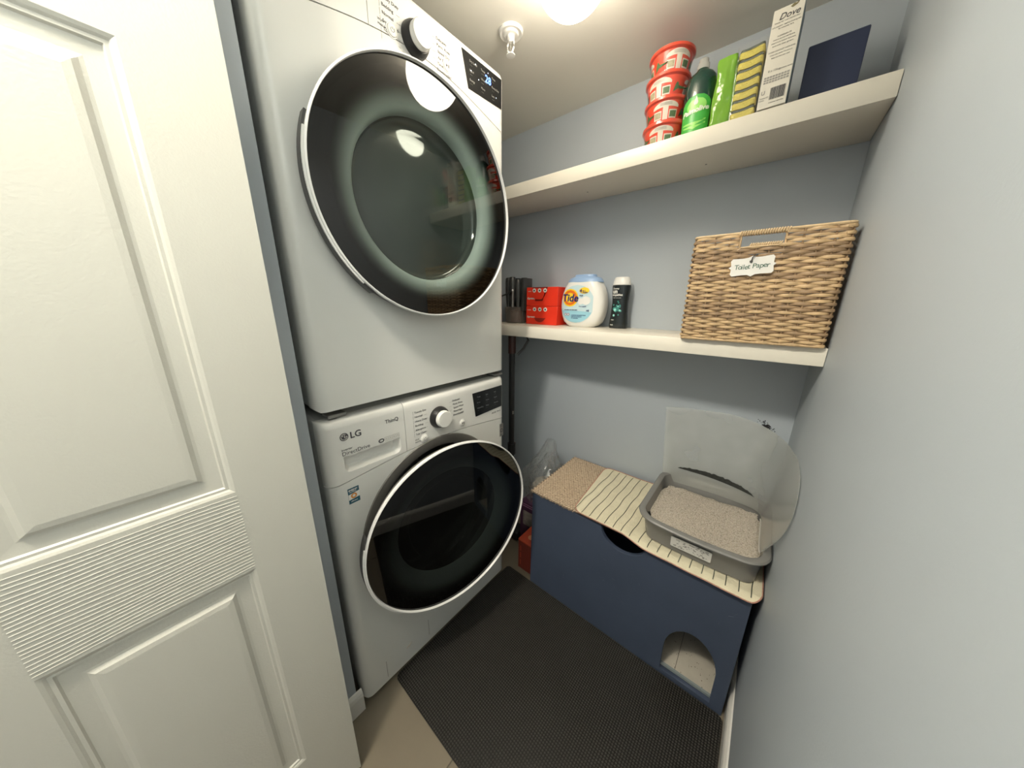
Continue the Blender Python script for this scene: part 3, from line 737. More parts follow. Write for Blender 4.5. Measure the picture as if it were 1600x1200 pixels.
# ---- striped cloth
def cloth_outline(x, y):
    """signed inside test helpers via rounded quad: returns mapping of unit square"""
def striped_cloth():
    root = thing('striped_cloth', 'cream dish cloth with dark stripes under the litter tray', 'cloth', (0.6, 0.9, HB))
    # rounded quad from u (along x) and v (front to back)
    A, B, Cc, D = Vector((0.330, 0.706)), Vector((0.905, 0.698)), Vector((0.905, 1.085)), Vector((0.300, 1.088))
    def q(u, v):
        # squircle-ish corner rounding
        a, b = 2 * u - 1, 2 * v - 1
        rx, ry = 0.12, 0.20
        def rc(a, b, rx, ry):
            ex, ey = abs(a) - (1 - rx), abs(b) - (1 - ry)
            if ex > 0 and ey > 0:
                fx, fy = ex / rx, ey / ry; m = max(fx, fy); l = math.hypot(fx, fy)
                s = m / l if l > 0 else 1
                return math.copysign(1 - rx + ex * s, a), math.copysign(1 - ry + ey * s, b)
            return a, b
        a, b = rc(a, b, rx, ry); uu, vv = (a + 1) / 2, (b + 1) / 2
        p = (A * (1 - uu) + B * uu) * (1 - vv) + (D * (1 - uu) + Cc * uu) * vv
        return p
    def zz(x, y):
        bl = min(1, max(0, (x - 0.522) / 0.075)); z = HB + 0.0122 - bl * bl * (3 - 2 * bl) * 0.0082
        z += 0.0014 * (noise.noise(Vector((x * 18, y * 18, 1))) + 0.4)
        if y < 0.722: z -= min(0.012, (0.722 - y) * 0.6) * bl
        return z
    n1, n2 = 150, 100; rows = []
    for i in range(n1 + 1):
        row = []
        for j in range(n2 + 1):
            p = q(i / n1, j / n2); row.append(Vector((p.x, p.y, zz(p.x, p.y))))
        rows.append(row)
    CL = mat('cream_cotton', (0.70, 0.65, 0.48, 1), 0.9, var=0.10, scale=30, bump=0.6, bscale=300)
    local(root, grid_mesh('cloth_sheet', rows, CL, None, 0.0014))
    # stripes: thin raised woven bands front to back
    bm = bmesh.new()
    k = 0; x = 0.338
    while x < 0.90:
        prev = None
        for j in range(1, 60):
            v = 0.006 + 0.988 * j / 60
            xx = x + 0.0014 * math.sin(v * 18 + k * 0.5) + (v - 0.5) * 0.012
            # find y on cloth for this x
            yy = 0.703 + (1.088 - 0.703) * v
            edge = 0.0
            dl = xx - 0.305
            yl = 0.705 + max(0, 0.045 - dl) ** 2 * 12; yh = 1.086 - max(0, 0.05 - dl) ** 2 * 18
            dr = 0.905 - xx
            yl += max(0, 0.04 - dr) ** 2 * 16; yh -= max(0, 0.04 - dr) ** 2 * 16
            if yy < yl or yy > yh: prev = None; continue
            z = zz(xx, yy) + 0.00095
            a = bm.verts.new((xx - 0.0012, yy, z)); b = bm.verts.new((xx + 0.0012, yy, z))
            if prev: bm.faces.new((prev[0], prev[1], b, a))
            prev = (a, b)
        x += 0.0305 + 0.0015 * math.sin(k * 2.1); k += 1
    bmesh.ops.solidify(bm, geom=bm.faces[:], thickness=0.0006)
    local(root, from_bm('woven_stripes', bm, mat('dark_grey_thread', (0.13, 0.15, 0.115, 1), 0.9, var=0.2)))
    edge = [rows[i][0] for i in range(n1 + 1)] + [rows[n1][j] for j in range(1, n2 + 1)] + [rows[i][n2] for i in range(n1 - 1, -1, -1)] + [rows[0][j] for j in range(n2 - 1, 0, -1)]
    bm = bmesh.new(); add_tube(bm, [p + Vector((0, 0, 0.0006)) for p in edge], 0.0018, 5, closed=True)
    local(root, from_bm('red_hem', bm, mat('red_stitching', (0.46, 0.24, 0.18, 1), 0.9, var=0.55, scale=260)))
striped_cloth()
# ---- litter tray
def tray():
    zb = HB + 0.0085
    root = thing('litter_tray', 'grey plastic cat litter tray with clear splash sheet, on striped cloth', 'litter tray', (0.73, 0.86, zb))
    def ring(x0, x1, y0, y1, r, z, wav=0.0):
        pts = rrect(x0, x1, y0, y1, r, 8)
        out = []
        L = len(pts)
        # subdivide straight runs
        for i, p in enumerate(pts):
            qn = pts[(i + 1) % L]; d = math.hypot(qn[0] - p[0], qn[1] - p[1]); n = 8 if d > 0.06 else 1
            for k in range(n):
                t = k / n; x = p[0] + (qn[0] - p[0]) * t; y = p[1] + (qn[1] - p[1]) * t
                bow = 0.010 * (1 - ((x - (x0 + x1) / 2) / ((x1 - x0) / 2)) ** 2) * (-1 if y < (y0 + y1) / 2 else 1) * (1 if abs(y - y0) < 0.03 or abs(y - y1) < 0.03 else 0)
                dz = -wav * (1 - abs((x - (x0 + x1) / 2) / ((x1 - x0) / 2)) ** 2.0) if abs(y - y0) < 0.05 else 0
                out.append(Vector((x, y + bow, z + dz)))
        return out
    x0, x1, y0, y1 = 0.552, 0.9065, 0.708, 1.075
    zr = 0.603
    spec = [(0.030, 0.040, zb, 0.0, 0.03), (0.026, 0.040, zb + 0.004, 0.0, 0.036), (0.014, 0.016, zr - 0.012, 0, 0.05), (0.013, 0.014, zr - 0.006, 0.004, 0.05), (0.001, 0.001, zr - 0.009, 0.005, 0.06), (0.0, 0.0, zr - 0.004, 0.005, 0.06), (0.003, 0.003, zr, 0.005, 0.058),
            (0.013, 0.014, zr + 0.001, 0.005, 0.05), (0.019, 0.020, zr - 0.003, 0.004, 0.045), (0.028, 0.034, zb + 0.055, 0, 0.04), (0.034, 0.044, zb + 0.006, 0, 0.035)]
    bm = bmesh.new(); RR = []
    for dx, dy, z, wv, r in spec:
        RR.append([bm.verts.new(p) for p in ring(x0 + dx, x1 - dx * (0.7 if dx > 0.02 else 1), y0 + dy * 1.1, y1 - dy, r, z, wv)])
    n = len(RR[0])
    for a, b in zip(RR, RR[1:]):
        for i in range(n): bm.faces.new((a[i], a[(i + 1) % n], b[(i + 1) % n], b[i]))
    bm.faces.new(RR[0][::-1]); bm.faces.new(RR[-1])
    TG = mat('grey_tray_plastic', (0.20, 0.198, 0.188, 1), 0.20, var=0.08)
    local(root, from_bm('tray_body', bm, TG, smooth=True))
    # litter bed
    zl = zb + 0.062
    rows = []
    lx0, lx1, ly0, ly1 = x0 + 0.026, x1 - 0.020, y0 + 0.034, y1 - 0.032
    def lz(x, y):
        return zl + 0.009 * noise.noise(Vector((x * 9, y * 9, 2))) + 0.003 * noise.noise(Vector((x * 60, y * 60, 5))) - 0.012 * math.exp(-((x - 0.70) ** 2 + (y - 1.0) ** 2) / 0.004)
    for i in range(91):
        row = []
        for j in range(91):
            a, b = 2 * i / 90 - 1, 2 * j / 90 - 1
            k = 0.86 + 0.14 * (1 - min(1, max(0, abs(a) + abs(b) - 1.55) / 0.45)) 
            x = (lx0 + lx1) / 2 + (lx1 - lx0) / 2 * a * k; y = (ly0 + ly1) / 2 + (ly1 - ly0) / 2 * b * k
            row.append(Vector((x, y, lz(x, y))))
        rows.append(row)
    LT = mat('clay_litter', (0.40, 0.36, 0.30, 1), 0.95, var=0.85, scale=200, bump=1.0, bscale=260)
    bed = local(root, grid_mesh('litter_bed', rows, LT, None, 0)); bed['kind'] = 'stuff'
    bm = bmesh.new(); r2 = random.Random(2)
    for i in range(12000):
        x = r2.uniform(lx0 + 0.012, lx1 - 0.012); y = r2.uniform(ly0 + 0.012, ly1 - 0.012); s = r2.uniform(0.0011, 0.0026)
        z = lz(x, y); p = [bm.verts.new((x + s * math.cos(t + s * 9000), y + s * math.sin(t + s * 9000), z)) for t in (0, 2.1, 4.2)]
        tp = bm.verts.new((x, y, z + s * 1.1))
        for k in range(3): bm.faces.new((p[k], p[(k + 1) % 3], tp))
    me = bpy.data.meshes.new('litter_grains'); bm.to_mesh(me); bm.free()
    LG2 = mat('pale_litter_grain', (0.50, 0.455, 0.39, 1), 0.9, var=0.85, scale=330)
    g = local(root, link('litter_grains', me, LG2)); g['kind'] = 'stuff'
    # label on the tray front
    M = Matrix.Translation((0.7225, 0.7315, 0.5475)) @ Matrix.Rotation(R(-16), 4, 'X') @ Matrix(((1, 0, 0, 0), (0, 0, -1, 0), (0, 1, 0, 0), (0, 0, 0, 1)))
    M = Matrix.Translation((0.722, 0.7235, 0.5475)) @ Matrix.Rotation(R(14), 4, 'X') @ Matrix(((1, 0, 0, 0), (0, 0, -1, 0), (0, 1, 0, 0), (0, 0, 0, 1)))
    lbl = plate('tray_label', [rrect(-0.055, 0.055, -0.022, 0.022, 0.004)], 0.0006, PAPERW, None, M); local(root, lbl)
    bm = bmesh.new()
    for i in range(60):
        x = r2.uniform(-0.048, 0.045); y = r2.uniform(-0.018, 0.018); s = r2.uniform(0.0012, 0.004)
        add_box(bm, x, x + s * 1.6, y, y + s, 0.0003, 0.0006)
    bmesh.ops.transform(bm, matrix=M, verts=bm.verts[:])
    local(root, from_bm('label_wear', bm, INKL))
    # clear splash sheet: loft between bottom curve and top curve
    bot = [(0.560, 1.030, 0.577), (0.600, 1.046, 0.572), (0.677, 1.052, 0.572), (0.74, 1.053, 0.573), (0.80, 1.050, 0.574), (0.852, 1.040, 0.575), (0.878, 1.018, 0.575), (0.882, 0.98, 0.575), (0.882, 0.92, 0.578), (0.881, 0.86, 0.582), (0.880, 0.80, 0.592), (0.880, 0.765, 0.603)]
    top = [(0.527, 1.078, 0.869), (0.575, 1.088, 0.875), (0.650, 1.094, 0.880), (0.730, 1.098, 0.884), (0.800, 1.097, 0.876), (0.856, 1.090, 0.858), (0.885, 1.045, 0.853), (0.898, 0.97, 0.862), (0.903, 0.894, 0.872), (0.904, 0.80, 0.892), (0.904, 0.70, 0.893), (0.904, 0.648, 0.865), (0.904, 0.638, 0.81), (0.903, 0.67, 0.745), (0.899, 0.72, 0.68), (0.888, 0.765, 0.618)]
    def cr(P, t):
        n = len(P) - 1; s = min(n - 1e-6, max(0, t * n)); i = int(s); f = s - i
        g_ = lambda k: Vector(P[max(0, min(n, k))])
        p0, p1, p2, p3 = g_(i - 1), g_(i), g_(i + 1), g_(i + 2)
        return 0.5 * ((2 * p1) + (p2 - p0) * f + (2 * p0 - 5 * p1 + 4 * p2 - p3) * f * f + (3 * p1 - p0 - 3 * p2 + p3) * f ** 3)
    rows = []
    for i in range(61):
        t = i / 60; a, b = cr(bot, t), cr(top, t); row = []
        for j in range(17):
            s = j / 16; p = a.lerp(b, s)
            p.x = min(p.x, 0.9045); row.append(p)
        rows.append(row)
    SH = film('frosted_splash_sheet', (0.84, 0.85, 0.81, 1), 0.31, 0.25)
    sh = local(root, grid_mesh('splash_sheet', rows, SH, None, 0.0009))
    # folded foot of the sheet lying against the tray side, and a dark strip painted for the shaded gap
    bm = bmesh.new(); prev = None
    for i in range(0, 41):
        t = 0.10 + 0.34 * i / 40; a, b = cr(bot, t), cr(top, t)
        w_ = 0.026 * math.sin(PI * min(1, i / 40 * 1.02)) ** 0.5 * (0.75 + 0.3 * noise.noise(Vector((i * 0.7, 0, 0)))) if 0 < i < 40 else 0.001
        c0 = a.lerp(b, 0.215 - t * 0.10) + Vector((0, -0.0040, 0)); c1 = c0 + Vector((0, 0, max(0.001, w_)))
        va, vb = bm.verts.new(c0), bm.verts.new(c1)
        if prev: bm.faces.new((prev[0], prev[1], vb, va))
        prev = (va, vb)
    local(root, from_bm('gap_shade_strip', bm, mat('gap_shade_strip', (0.035, 0.038, 0.035, 1), 0.8, var=0.7, scale=90)))
    bm = bmesh.new(); add_tube(bm, [cr(bot, t) + Vector((-0.002, -0.002, 0.001)) for t in [0.62 + 0.38 * i / 40 for i in range(41)]], 0.0016, 5)
    local(root, from_bm('sheet_foot', bm, mat('sheet_edge_plastic', (0.55, 0.53, 0.48, 1), 0.4)))
tray()
# black smudge on the back wall
bm = bmesh.new(); r2 = random.Random(4)
for i in range(90):
    x = 0.843 + r2.gauss(0, 0.010); z = 0.862 + r2.gauss(0, 0.007) - (x - 0.843) * 0.35; s = r2.uniform(0.0010, 0.0022 + 0.0045 * max(0, 1 - math.hypot(x - 0.843, z - 0.862) / 0.010))
    add_lathe(bm, [(0, 0.0006), (s, 0.0004), (s, 0)], 7, frame_y(x, YB, z))
sm_ = from_bm('black_smudge', bm, BLACK); sm_.parent = bpy.data.objects['wall_back']; sm_['kind'] = 'stuff'

# ================================================================= RUBBER MAT
def rubber_mat():
    root = thing('rubber_mat', 'black studded rubber mat covering the floor in front of the machines', 'mat', (0.44, 0.41, 0))
    x0, x1, y0, y1 = -0.004, 0.8940, 0.108, 0.7175
    local(root, plate('mat_base', [rrect(x0, x1, y0, y1, 0.018, 6)], 0.006, RUBBER, None, Matrix.Translation((0, 0, 0.0036)), bev=0.002))
    bm = bmesh.new(); p = 0.0076
    verts = []; faces = []
    nx, ny = int((x1 - x0 - 0.006) / p), int((y1 - y0 - 0.006) / p)
    for i in range(nx + 1):
        for j in range(ny + 1):
            x = x0 + 0.005 + i * p; y = y0 + 0.005 + j * p
            cx = max(x0 + 0.018 - x, x - x1 + 0.018, 0); cy = max(y0 + 0.018 - y, y - y1 + 0.018, 0)
            if math.hypot(cx, cy) > 0.016: continue
            b = len(verts)
            for r_, z in ((0.0027, 0.0066), (0.0021, 0.0084), (0.0010, 0.0091)):
                for k in range(6): verts.append((x + r_ * math.cos(k * PI / 3), y + r_ * math.sin(k * PI / 3), z))
            for l in (0, 6):
                for k in range(6): faces.append((b + l + k, b + l + (k + 1) % 6, b + l + 6 + (k + 1) % 6, b + l + 6 + k))
            faces.append(tuple(b + 12 + k for k in range(6)))
    bm.free()
    me = bpy.data.meshes.new('rubber_studs'); me.from_pydata(verts, [], faces); me.update()
    me.shade_smooth()
    o = local(root, link('rubber_studs', me, RUBBERD)); o['kind'] = 'stuff'
rubber_mat()

# ================================================================= LOWER SHELF ITEMS
RED = mat('red_carton', srgb(226, 52, 28), 0.4, var=0.04)
REDD = mat('red_carton_inside', srgb(140, 30, 20), 0.45, var=0.03)
def red_carton(z, label, openf):
    root = thing('red_carton', label, 'box', (-0.03, 1.03, z), group='red cartons on the lower shelf')
    w_, h_, d_ = 0.172, 0.0835, 0.105
    x0, y0 = -0.091, -0.050
    box('carton_body', x0, x0 + w_, y0, y0 + d_, 0.0003, h_, RED, root, 0.001, 1)
    # perforated tongue at the front
    if openf:
        plate('opening', [[(0.034, 0.0835), (0.116, 0.0835), (0.092, 0.022), (0.052, 0.022)]], 0.0006, REDD, root, frame_y(x0, y0 - 0.0002, 0))
        plate('tongue', [[(0.034, 0.079), (0.112, 0.079), (0.098, 0.036), (0.088, 0.030), (0.058, 0.030), (0.046, 0.036)]], 0.001, RED, root, Matrix.Translation((0, -0.006, 0)) @ frame_y(x0, y0, 0))
        plate('cut_edge', [[(0.114, 0.0835), (0.118, 0.0835), (0.100, 0.040), (0.096, 0.040)]], 0.0005, BLACK, root, frame_y(x0, y0 - 0.0009, 0))
    else:
        plate('tongue', [[(0.046, 0.030), (0.112, 0.030), (0.098, 0.016), (0.086, 0.011), (0.072, 0.011), (0.058, 0.016)]], 0.0007, REDD, root, frame_y(x0, y0 - 0.0003, 0))
    cups = []
    yo = -0.0072 if openf else -0.0006
    for i in range(3):
        cx = 0.049 + 0.030 * i; cz = 0.069
        cups.append(circ(cx, cz, 0.0095, 20, 0.95))
    for k, lp in enumerate(cups):
        plate('cup_print', [lp], 0.0006, PAPERW, root, frame_y(x0, y0 + yo, 0))
        c = lp[0][0] - 0.0095
        plate('coffee_print', [circ(c, 0.0685, 0.0045, 14, 0.9)], 0.0006, INK, root, frame_y(x0, y0 + yo - 0.0004, 0))
    nm = [('Espresso' if openf else 'Intenso', 0.013, 0.004, 0.030 if openf else 0.029)]
    join_meshes('carton_lettering', [(text_mesh('Espresso', 0.0125, shear=0.25, bold=0.0003), frame_y(x0 + 0.005, y0 - 0.0004, 0.030)), (text_mesh('capsules', 0.006), frame_y(x0 + 0.008, y0 - 0.0004, 0.064))], PAPERW, root)
    return root
red_carton(ZM + 0.0002, 'lower red capsule carton standing directly on the shelf', False)
red_carton(ZM + 0.0845, 'upper red capsule carton with torn-open tongue', True)

def curved_patch(name, pts2d, surf, m, parent, off, sub=1):
    pass
def detergent_tub():
    root = thing('detergent_tub', 'round white laundry pod tub with pale blue lid', 'tub', (0.160, 1.030, ZM + 0.0003))
    a, d = 0.0925, 0.052
    # silhouette (height -> half-width), depth profile similar
    prof = [(0.000, 0.055), (0.004, 0.062), (0.02, 0.078), (0.045, 0.0885), (0.075, 0.0935), (0.105, 0.0935), (0.135, 0.088), (0.160, 0.0785), (0.176, 0.069), (0.180, 0.067)]
    def sec(hw, hd, n=56, e=3.0):
        out = []
        for i in range(n):
            t = 2 * PI * i / n; c, s = math.cos(t), math.sin(t)
            out.append((math.copysign(abs(c) ** (2 / e), c) * hw, math.copysign(abs(s) ** (2 / e), s) * hd))
        return out
    def loft(name, pr, m, dd, e=3.0):
        bm = bmesh.new(); rings = []
        for z, hw in pr: rings.append([bm.verts.new((x, y, z)) for x, y in sec(hw, dd(z, hw), e=e)])
        for A, B in zip(rings, rings[1:]):
            for i in range(len(A)): bm.faces.new((A[i], A[(i + 1) % len(A)], B[(i + 1) % len(B)], B[i]))
        bm.faces.new(rings[0][::-1]); bm.faces.new(rings[-1])
        return from_bm(name, bm, m, root, smooth=True)
    dp = lambda z, hw: 0.050 - 0.016 * max(0, 1 - z / 0.03) ** 2 - 0.004 * max(0, (z - 0.15) / 0.03)
    loft('tub_body', prof, WHITE, dp, 3.4)
    LB = mat('pale_blue_lid_plastic', srgb(150, 178, 214), 0.35)
    lid = [(0.178, 0.0690), (0.180, 0.0715), (0.186, 0.070), (0.196, 0.062), (0.201, 0.050), (0.202, 0.044), (0.208, 0.043), (0.210, 0.041)]
    loft('lid', lid, LB, lambda z, hw: hw * 0.66, 2.6)
    # label: face-following discs
    yf = lambda x, z: -(dp(z, 0)) * (1 - abs(x / 0.0935) ** 3.4) ** (1 / 3.4)
    def tub_y(x, z):
        hw = 0.0935
        for (z0, h0), (z1, h1) in zip(prof, prof[1:]):
            if z0 <= z <= z1: hw = h0 + (h1 - h0) * (z - z0) / (z1 - z0)
        rr = min(0.999, abs(x) / hw)
        return -dp(z, 0) * (1 - rr ** 3.4) ** (1 / 3.4)
    def decal(name, outline, m, off): return scan_decal(name, outline, tub_y, m, root, off)
    LBL = mat('pale_blue_label', srgb(196, 220, 226), 0.4); BL2 = mat('aqua_label', srgb(150, 200, 216), 0.4)
    # clip the round label to the left part as on the tub
    lab_out = [(x if x < 0.058 else 0.058, z) for x, z in circ(-0.012, 0.092, 0.076, 48)]
    decal('front_label', lab_out, LBL, 0.0006)
    decal('label_lower', [(x, z) for x, z in circ(-0.012, 0.092, 0.074, 60) if z < 0.075 and x < 0.056], BL2, 0.0011)
    ORA = mat('orange_bullseye', srgb(232, 118, 34), 0.4); YEL = mat('yellow_bullseye', srgb(250, 208, 50), 0.4); BLU = mat('deep_blue_print', srgb(24, 40, 110), 0.4)
    decal('bullseye_outer', circ(-0.040, 0.118, 0.036, 36), YEL, 0.0016)
    decal('bullseye_middle', circ(-0.040, 0.118, 0.031, 36), ORA, 0.0021)
    decal('bullseye_inner', circ(-0.040, 0.118, 0.020, 36), YEL, 0.0026)
    decal('count_patch', circ(0.020, 0.146, 0.021, 30, 0.6), YEL, 0.0016)
    decal('bubble', circ(0.030, 0.107, 0.019, 30, 0.9), WHITE, 0.0021)
    decal('bubble', circ(0.008, 0.104, 0.014, 30, 0.9), WHITE, 0.0016)
    def txt(name, items, m, off, ysurf=-0.0502):
        its = []
        for s, size, x, z, b, sh in items:
            me = text_mesh(s, size, bold=b, shear=sh); me.transform(Matrix.Translation((x, z, 0)))
            for v in me.vertices: v.co = Vector((v.co.x, tub_y(v.co.x, v.co.y) - off - v.co.z, v.co.y))
            its.append((me, Matrix.Identity(4)))
        return join_meshes(name, its, m, root)
    t = txt('brand_lettering', [('Tide', 0.041, -0.077, 0.1035, 0.0010, 0.12)], BLU, 0.0034)
    txt('label_lettering', [('4', 0.018, 0.002, 0.139, 0.0006, 0), ('in 1', 0.008, 0.014, 0.143, 0.0002, 0), ('PODS', 0.008, 0.014, 0.136, 0.0002, 0), ('PLUS', 0.007, 0.002, 0.124, 0.0002, 0), ('free & gentle', 0.006, 0.002, 0.082, 0.0001, 0)], BLU, 0.0030)
    txt('small_print', [('NO DYES  NO PERFUMES', 0.0055, -0.066, 0.067, 0.0001, 0), ('LAUNDRY DETERGENT PACS', 0.0048, -0.030, 0.046, 0.0001, 0), ('KEEP OUT OF REACH', 0.0048, -0.030, 0.040, 0.0001, 0), ('OF CHILDREN', 0.0048, -0.030, 0.034, 0.0001, 0), ('HE', 0.009, 0.034, 0.064, 0.0003, 0)], BLU, 0.0018)
    RP = mat('red_print', srgb(190, 40, 40), 0.5)
    for x in (-0.058, -0.045):
        decal('warning_ring', circ(x, 0.050, 0.006, 16), RP, 0.0016); decal('warning_symbol', circ(x, 0.050, 0.0042, 16), LBL, 0.0021)
detergent_tub()
bpy.data.objects['detergent_tub'].scale = (1.07, 1.0, 1.025); bpy.data.objects['detergent_tub'].location.x = 0.156
def scent_bottle():
    root = thing('scent_booster_bottle', 'slim black bottle with white cap, right of the detergent tub', 'bottle', (0.304, 1.055, ZM + 0.0003))
    def ov(z, hw, hd, n=32):
        return [(hw * math.cos(2 * PI * i / n), hd * math.sin(2 * PI * i / n), z) for i in range(n)]
    def loft(name, spec, m):
        bm = bmesh.new(); rings = [[bm.verts.new(p) for p in ov(*s)] for s in spec]
        for A, B in zip(rings, rings[1:]):
            for i in range(32): bm.faces.new((A[i], A[(i + 1) % 32], B[(i + 1) % 32], B[i]))
        bm.faces.new(rings[0][::-1]); bm.faces.new(rings[-1])
        return from_bm(name, bm, m, root, smooth=True)
    prof = [(0, 0.036, 0.026), (0.003, 0.0385, 0.028), (0.02, 0.038, 0.028), (0.06, 0.034, 0.026), (0.10, 0.0325, 0.025), (0.14, 0.035, 0.026), (0.166, 0.037, 0.027), (0.170, 0.036, 0.0265)]
    BK = mat('black_bottle_plastic', (0.014, 0.02, 0.022, 1), 0.25)
    loft('bottle_body', prof, BK)
    loft('cap', [(0.171, 0.0355, 0.026), (0.176, 0.0355, 0.026), (0.192, 0.032, 0.024), (0.199, 0.029, 0.022), (0.2015, 0.025, 0.019)], WHITE)
    def yb(x, z):
        for (z0, a0, d0), (z1, a1, d1) in zip(prof, prof[1:]):
            if z0 <= z <= z1:
                f = (z - z0) / (z1 - z0); a = a0 + (a1 - a0) * f; d = d0 + (d1 - d0) * f
                return -d * math.sqrt(max(0.0, 1 - (x / a) ** 2))
        return -0.026
    def wrap(me, off):
        for v in me.vertices: v.co = Vector((v.co.x, yb(v.co.x, v.co.y) - off - v.co.z, v.co.y))
    def txt(name, items, m):
        ms = []
        for s, size, x, z, b in items:
            me = text_mesh(s, size, bold=b); me.transform(Matrix.Translation((x, z, 0))); wrap(me, 0.0005); ms.append((me, Matrix.Identity(4)))
        join_meshes(name, ms, m, root)
    txt('bottle_lettering', [('Downy', 0.009, -0.026, 0.154, 0.0002), ('un', 0.022, -0.027, 0.139, 0.0009), ('stopables', 0.0115, -0.028, 0.129, 0.0004), ('in-wash scent booster', 0.0042, -0.026, 0.120, 0), ('FRESH', 0.005, -0.024, 0.032, 0.0001), ('beads', 0.006, -0.026, 0.012, 0.0002)], PAPERW)
    TE = mat('teal_splash_print', srgb(52, 128, 120), 0.4); TE2 = mat('pale_teal_print', srgb(150, 215, 205), 0.4)
    r2 = random.Random(8)
    ms = []
    for i in range(26):
        a = r2.uniform(0, 2 * PI); r_ = r2.uniform(0, 0.018); c = (-0.003 + r_ * 1.1 * math.cos(a), 0.078 + r_ * 1.7 * math.sin(a))
        me = plate_mesh([circ(c[0], c[1], r2.uniform(0.0025, 0.006), 10)], 0.0003); wrap(me, 0.0003 + i * 0.00001); ms.append((me, Matrix.Identity(4)))
    join_meshes('splash_print', ms, TE, root)
    ms = []
    for c, s in (((-0.010, 0.074), 0.006), ((0.010, 0.072), 0.0035), ((-0.013, 0.052), 0.0045), ((0.002, 0.088), 0.003)):
        me = plate_mesh([circ(c[0], c[1], s, 14)], 0.0003); wrap(me, 0.0009); ms.append((me, Matrix.Identity(4)))
    join_meshes('droplet_print', ms, TE2, root)
scent_bottle()
# ---- black vacuum lying at the left end of the shelf
def vacuum():
    root = thing('cordless_vacuum', 'black cordless vacuum with clear bin, half hidden behind the dryer', 'vacuum', (-0.20, 1.00, ZM + 0.0003))
    DK = mat('charcoal_plastic', (0.035, 0.037, 0.036, 1), 0.3, var=0.1)
    lathe('dust_bin', [(0, 0), (0.048, 0), (0.054, 0.006), (0.056, 0.070), (0.058, 0.074), (0.052, 0.078), (0, 0.078)], film('smoked_clear_bin', (0.32, 0.28, 0.24, 1), 0.5, 0.08), root, n=36)
    lathe('dust_core', [(0, 0.002), (0.028, 0.002), (0.030, 0.060), (0, 0.070)], mat('maroon_dust_core', (0.09, 0.03, 0.03, 1), 0.6, var=0.4), root, n=24)
    for i in range(9):
        a = 2 * PI * i / 9; r_ = 0.040
        lathe('cyclone', [(0, 0.078), (0.010, 0.078), (0.0165, 0.150), (0.0165, 0.200 + 0.010 * (i % 2)), (0.012, 0.206 + 0.010 * (i % 2)), (0, 0.206 + 0.010 * (i % 2))], DK, root, n=14, mtx=Matrix.Translation((r_ * math.cos(a), r_ * math.sin(a), 0)))
    box('motor_block', -0.030, 0.030, -0.028, 0.028, 0.080, 0.212, BLACK, root, 0.006, 2)
    box('battery', 0.050, 0.068, -0.030, 0.040, 0.060, 0.212, DK, root, 0.004, 2)
    tube('release_lever', [(-0.045, -0.060, 0.128), (0.0, -0.062, 0.140), (0.024, -0.060, 0.152)], 0.0035, DK, root, n=6)
    tube('release_rod', [(0.026, -0.060, 0.078), (0.026, -0.060, 0.150)], 0.0045, mat('grey_rod_plastic', (0.20, 0.20, 0.19, 1), 0.25), root, n=10)
    lathe('rod_tip', [(0, -0.004), (0.004, -0.003), (0.005, 0.001), (0.003, 0.005), (0, 0.006)], WHITE, root, n=12, mtx=Matrix.Translation((0.026, -0.061, 0.154)))
    return root
vacuum()
def wand():
    root = thing('vacuum_wand', 'black vacuum wand leaning upright below the lower shelf beside the washer', 'vacuum tube', (-0.138, 0.90, 0))
    tube('wand_tube', [(0, 0, 0.05), (-0.004, 0.0, 1.06)], 0.0145, BLACK, root, n=16)
    tube('wand_collar', [(-0.004, 0, 1.035), (-0.0042, 0, 1.118)], 0.0185, mat('dark_maroon_plastic', (0.06, 0.022, 0.018, 1), 0.35), root, n=16)
    tube('joint_collar', [(-0.001, 0, 0.500), (-0.0015, 0, 0.560)], 0.021, BLACK, root, n=16)
    tube('release_catch', [(0.016, -0.012, 0.73), (0.016, -0.012, 0.745)], 0.004, MGREY, root, n=8)
    box('floor_head', -0.11, 0.072, -0.035, 0.045, 0.0005, 0.055, BLACK, root, 0.012, 3)
wand()
# dark hose clipped under shelf
tubeo = tube('hose', [(-0.085, 0.93, 1.1265), (-0.075, 0.94, 1.10), (-0.095, 0.93, 1.06), (-0.112, 0.905, 1.03)], 0.006, DGREY)
tubeo['label'] = 'short dark hose looping from the wand up to the shelf underside'; tubeo['category'] = 'hose'

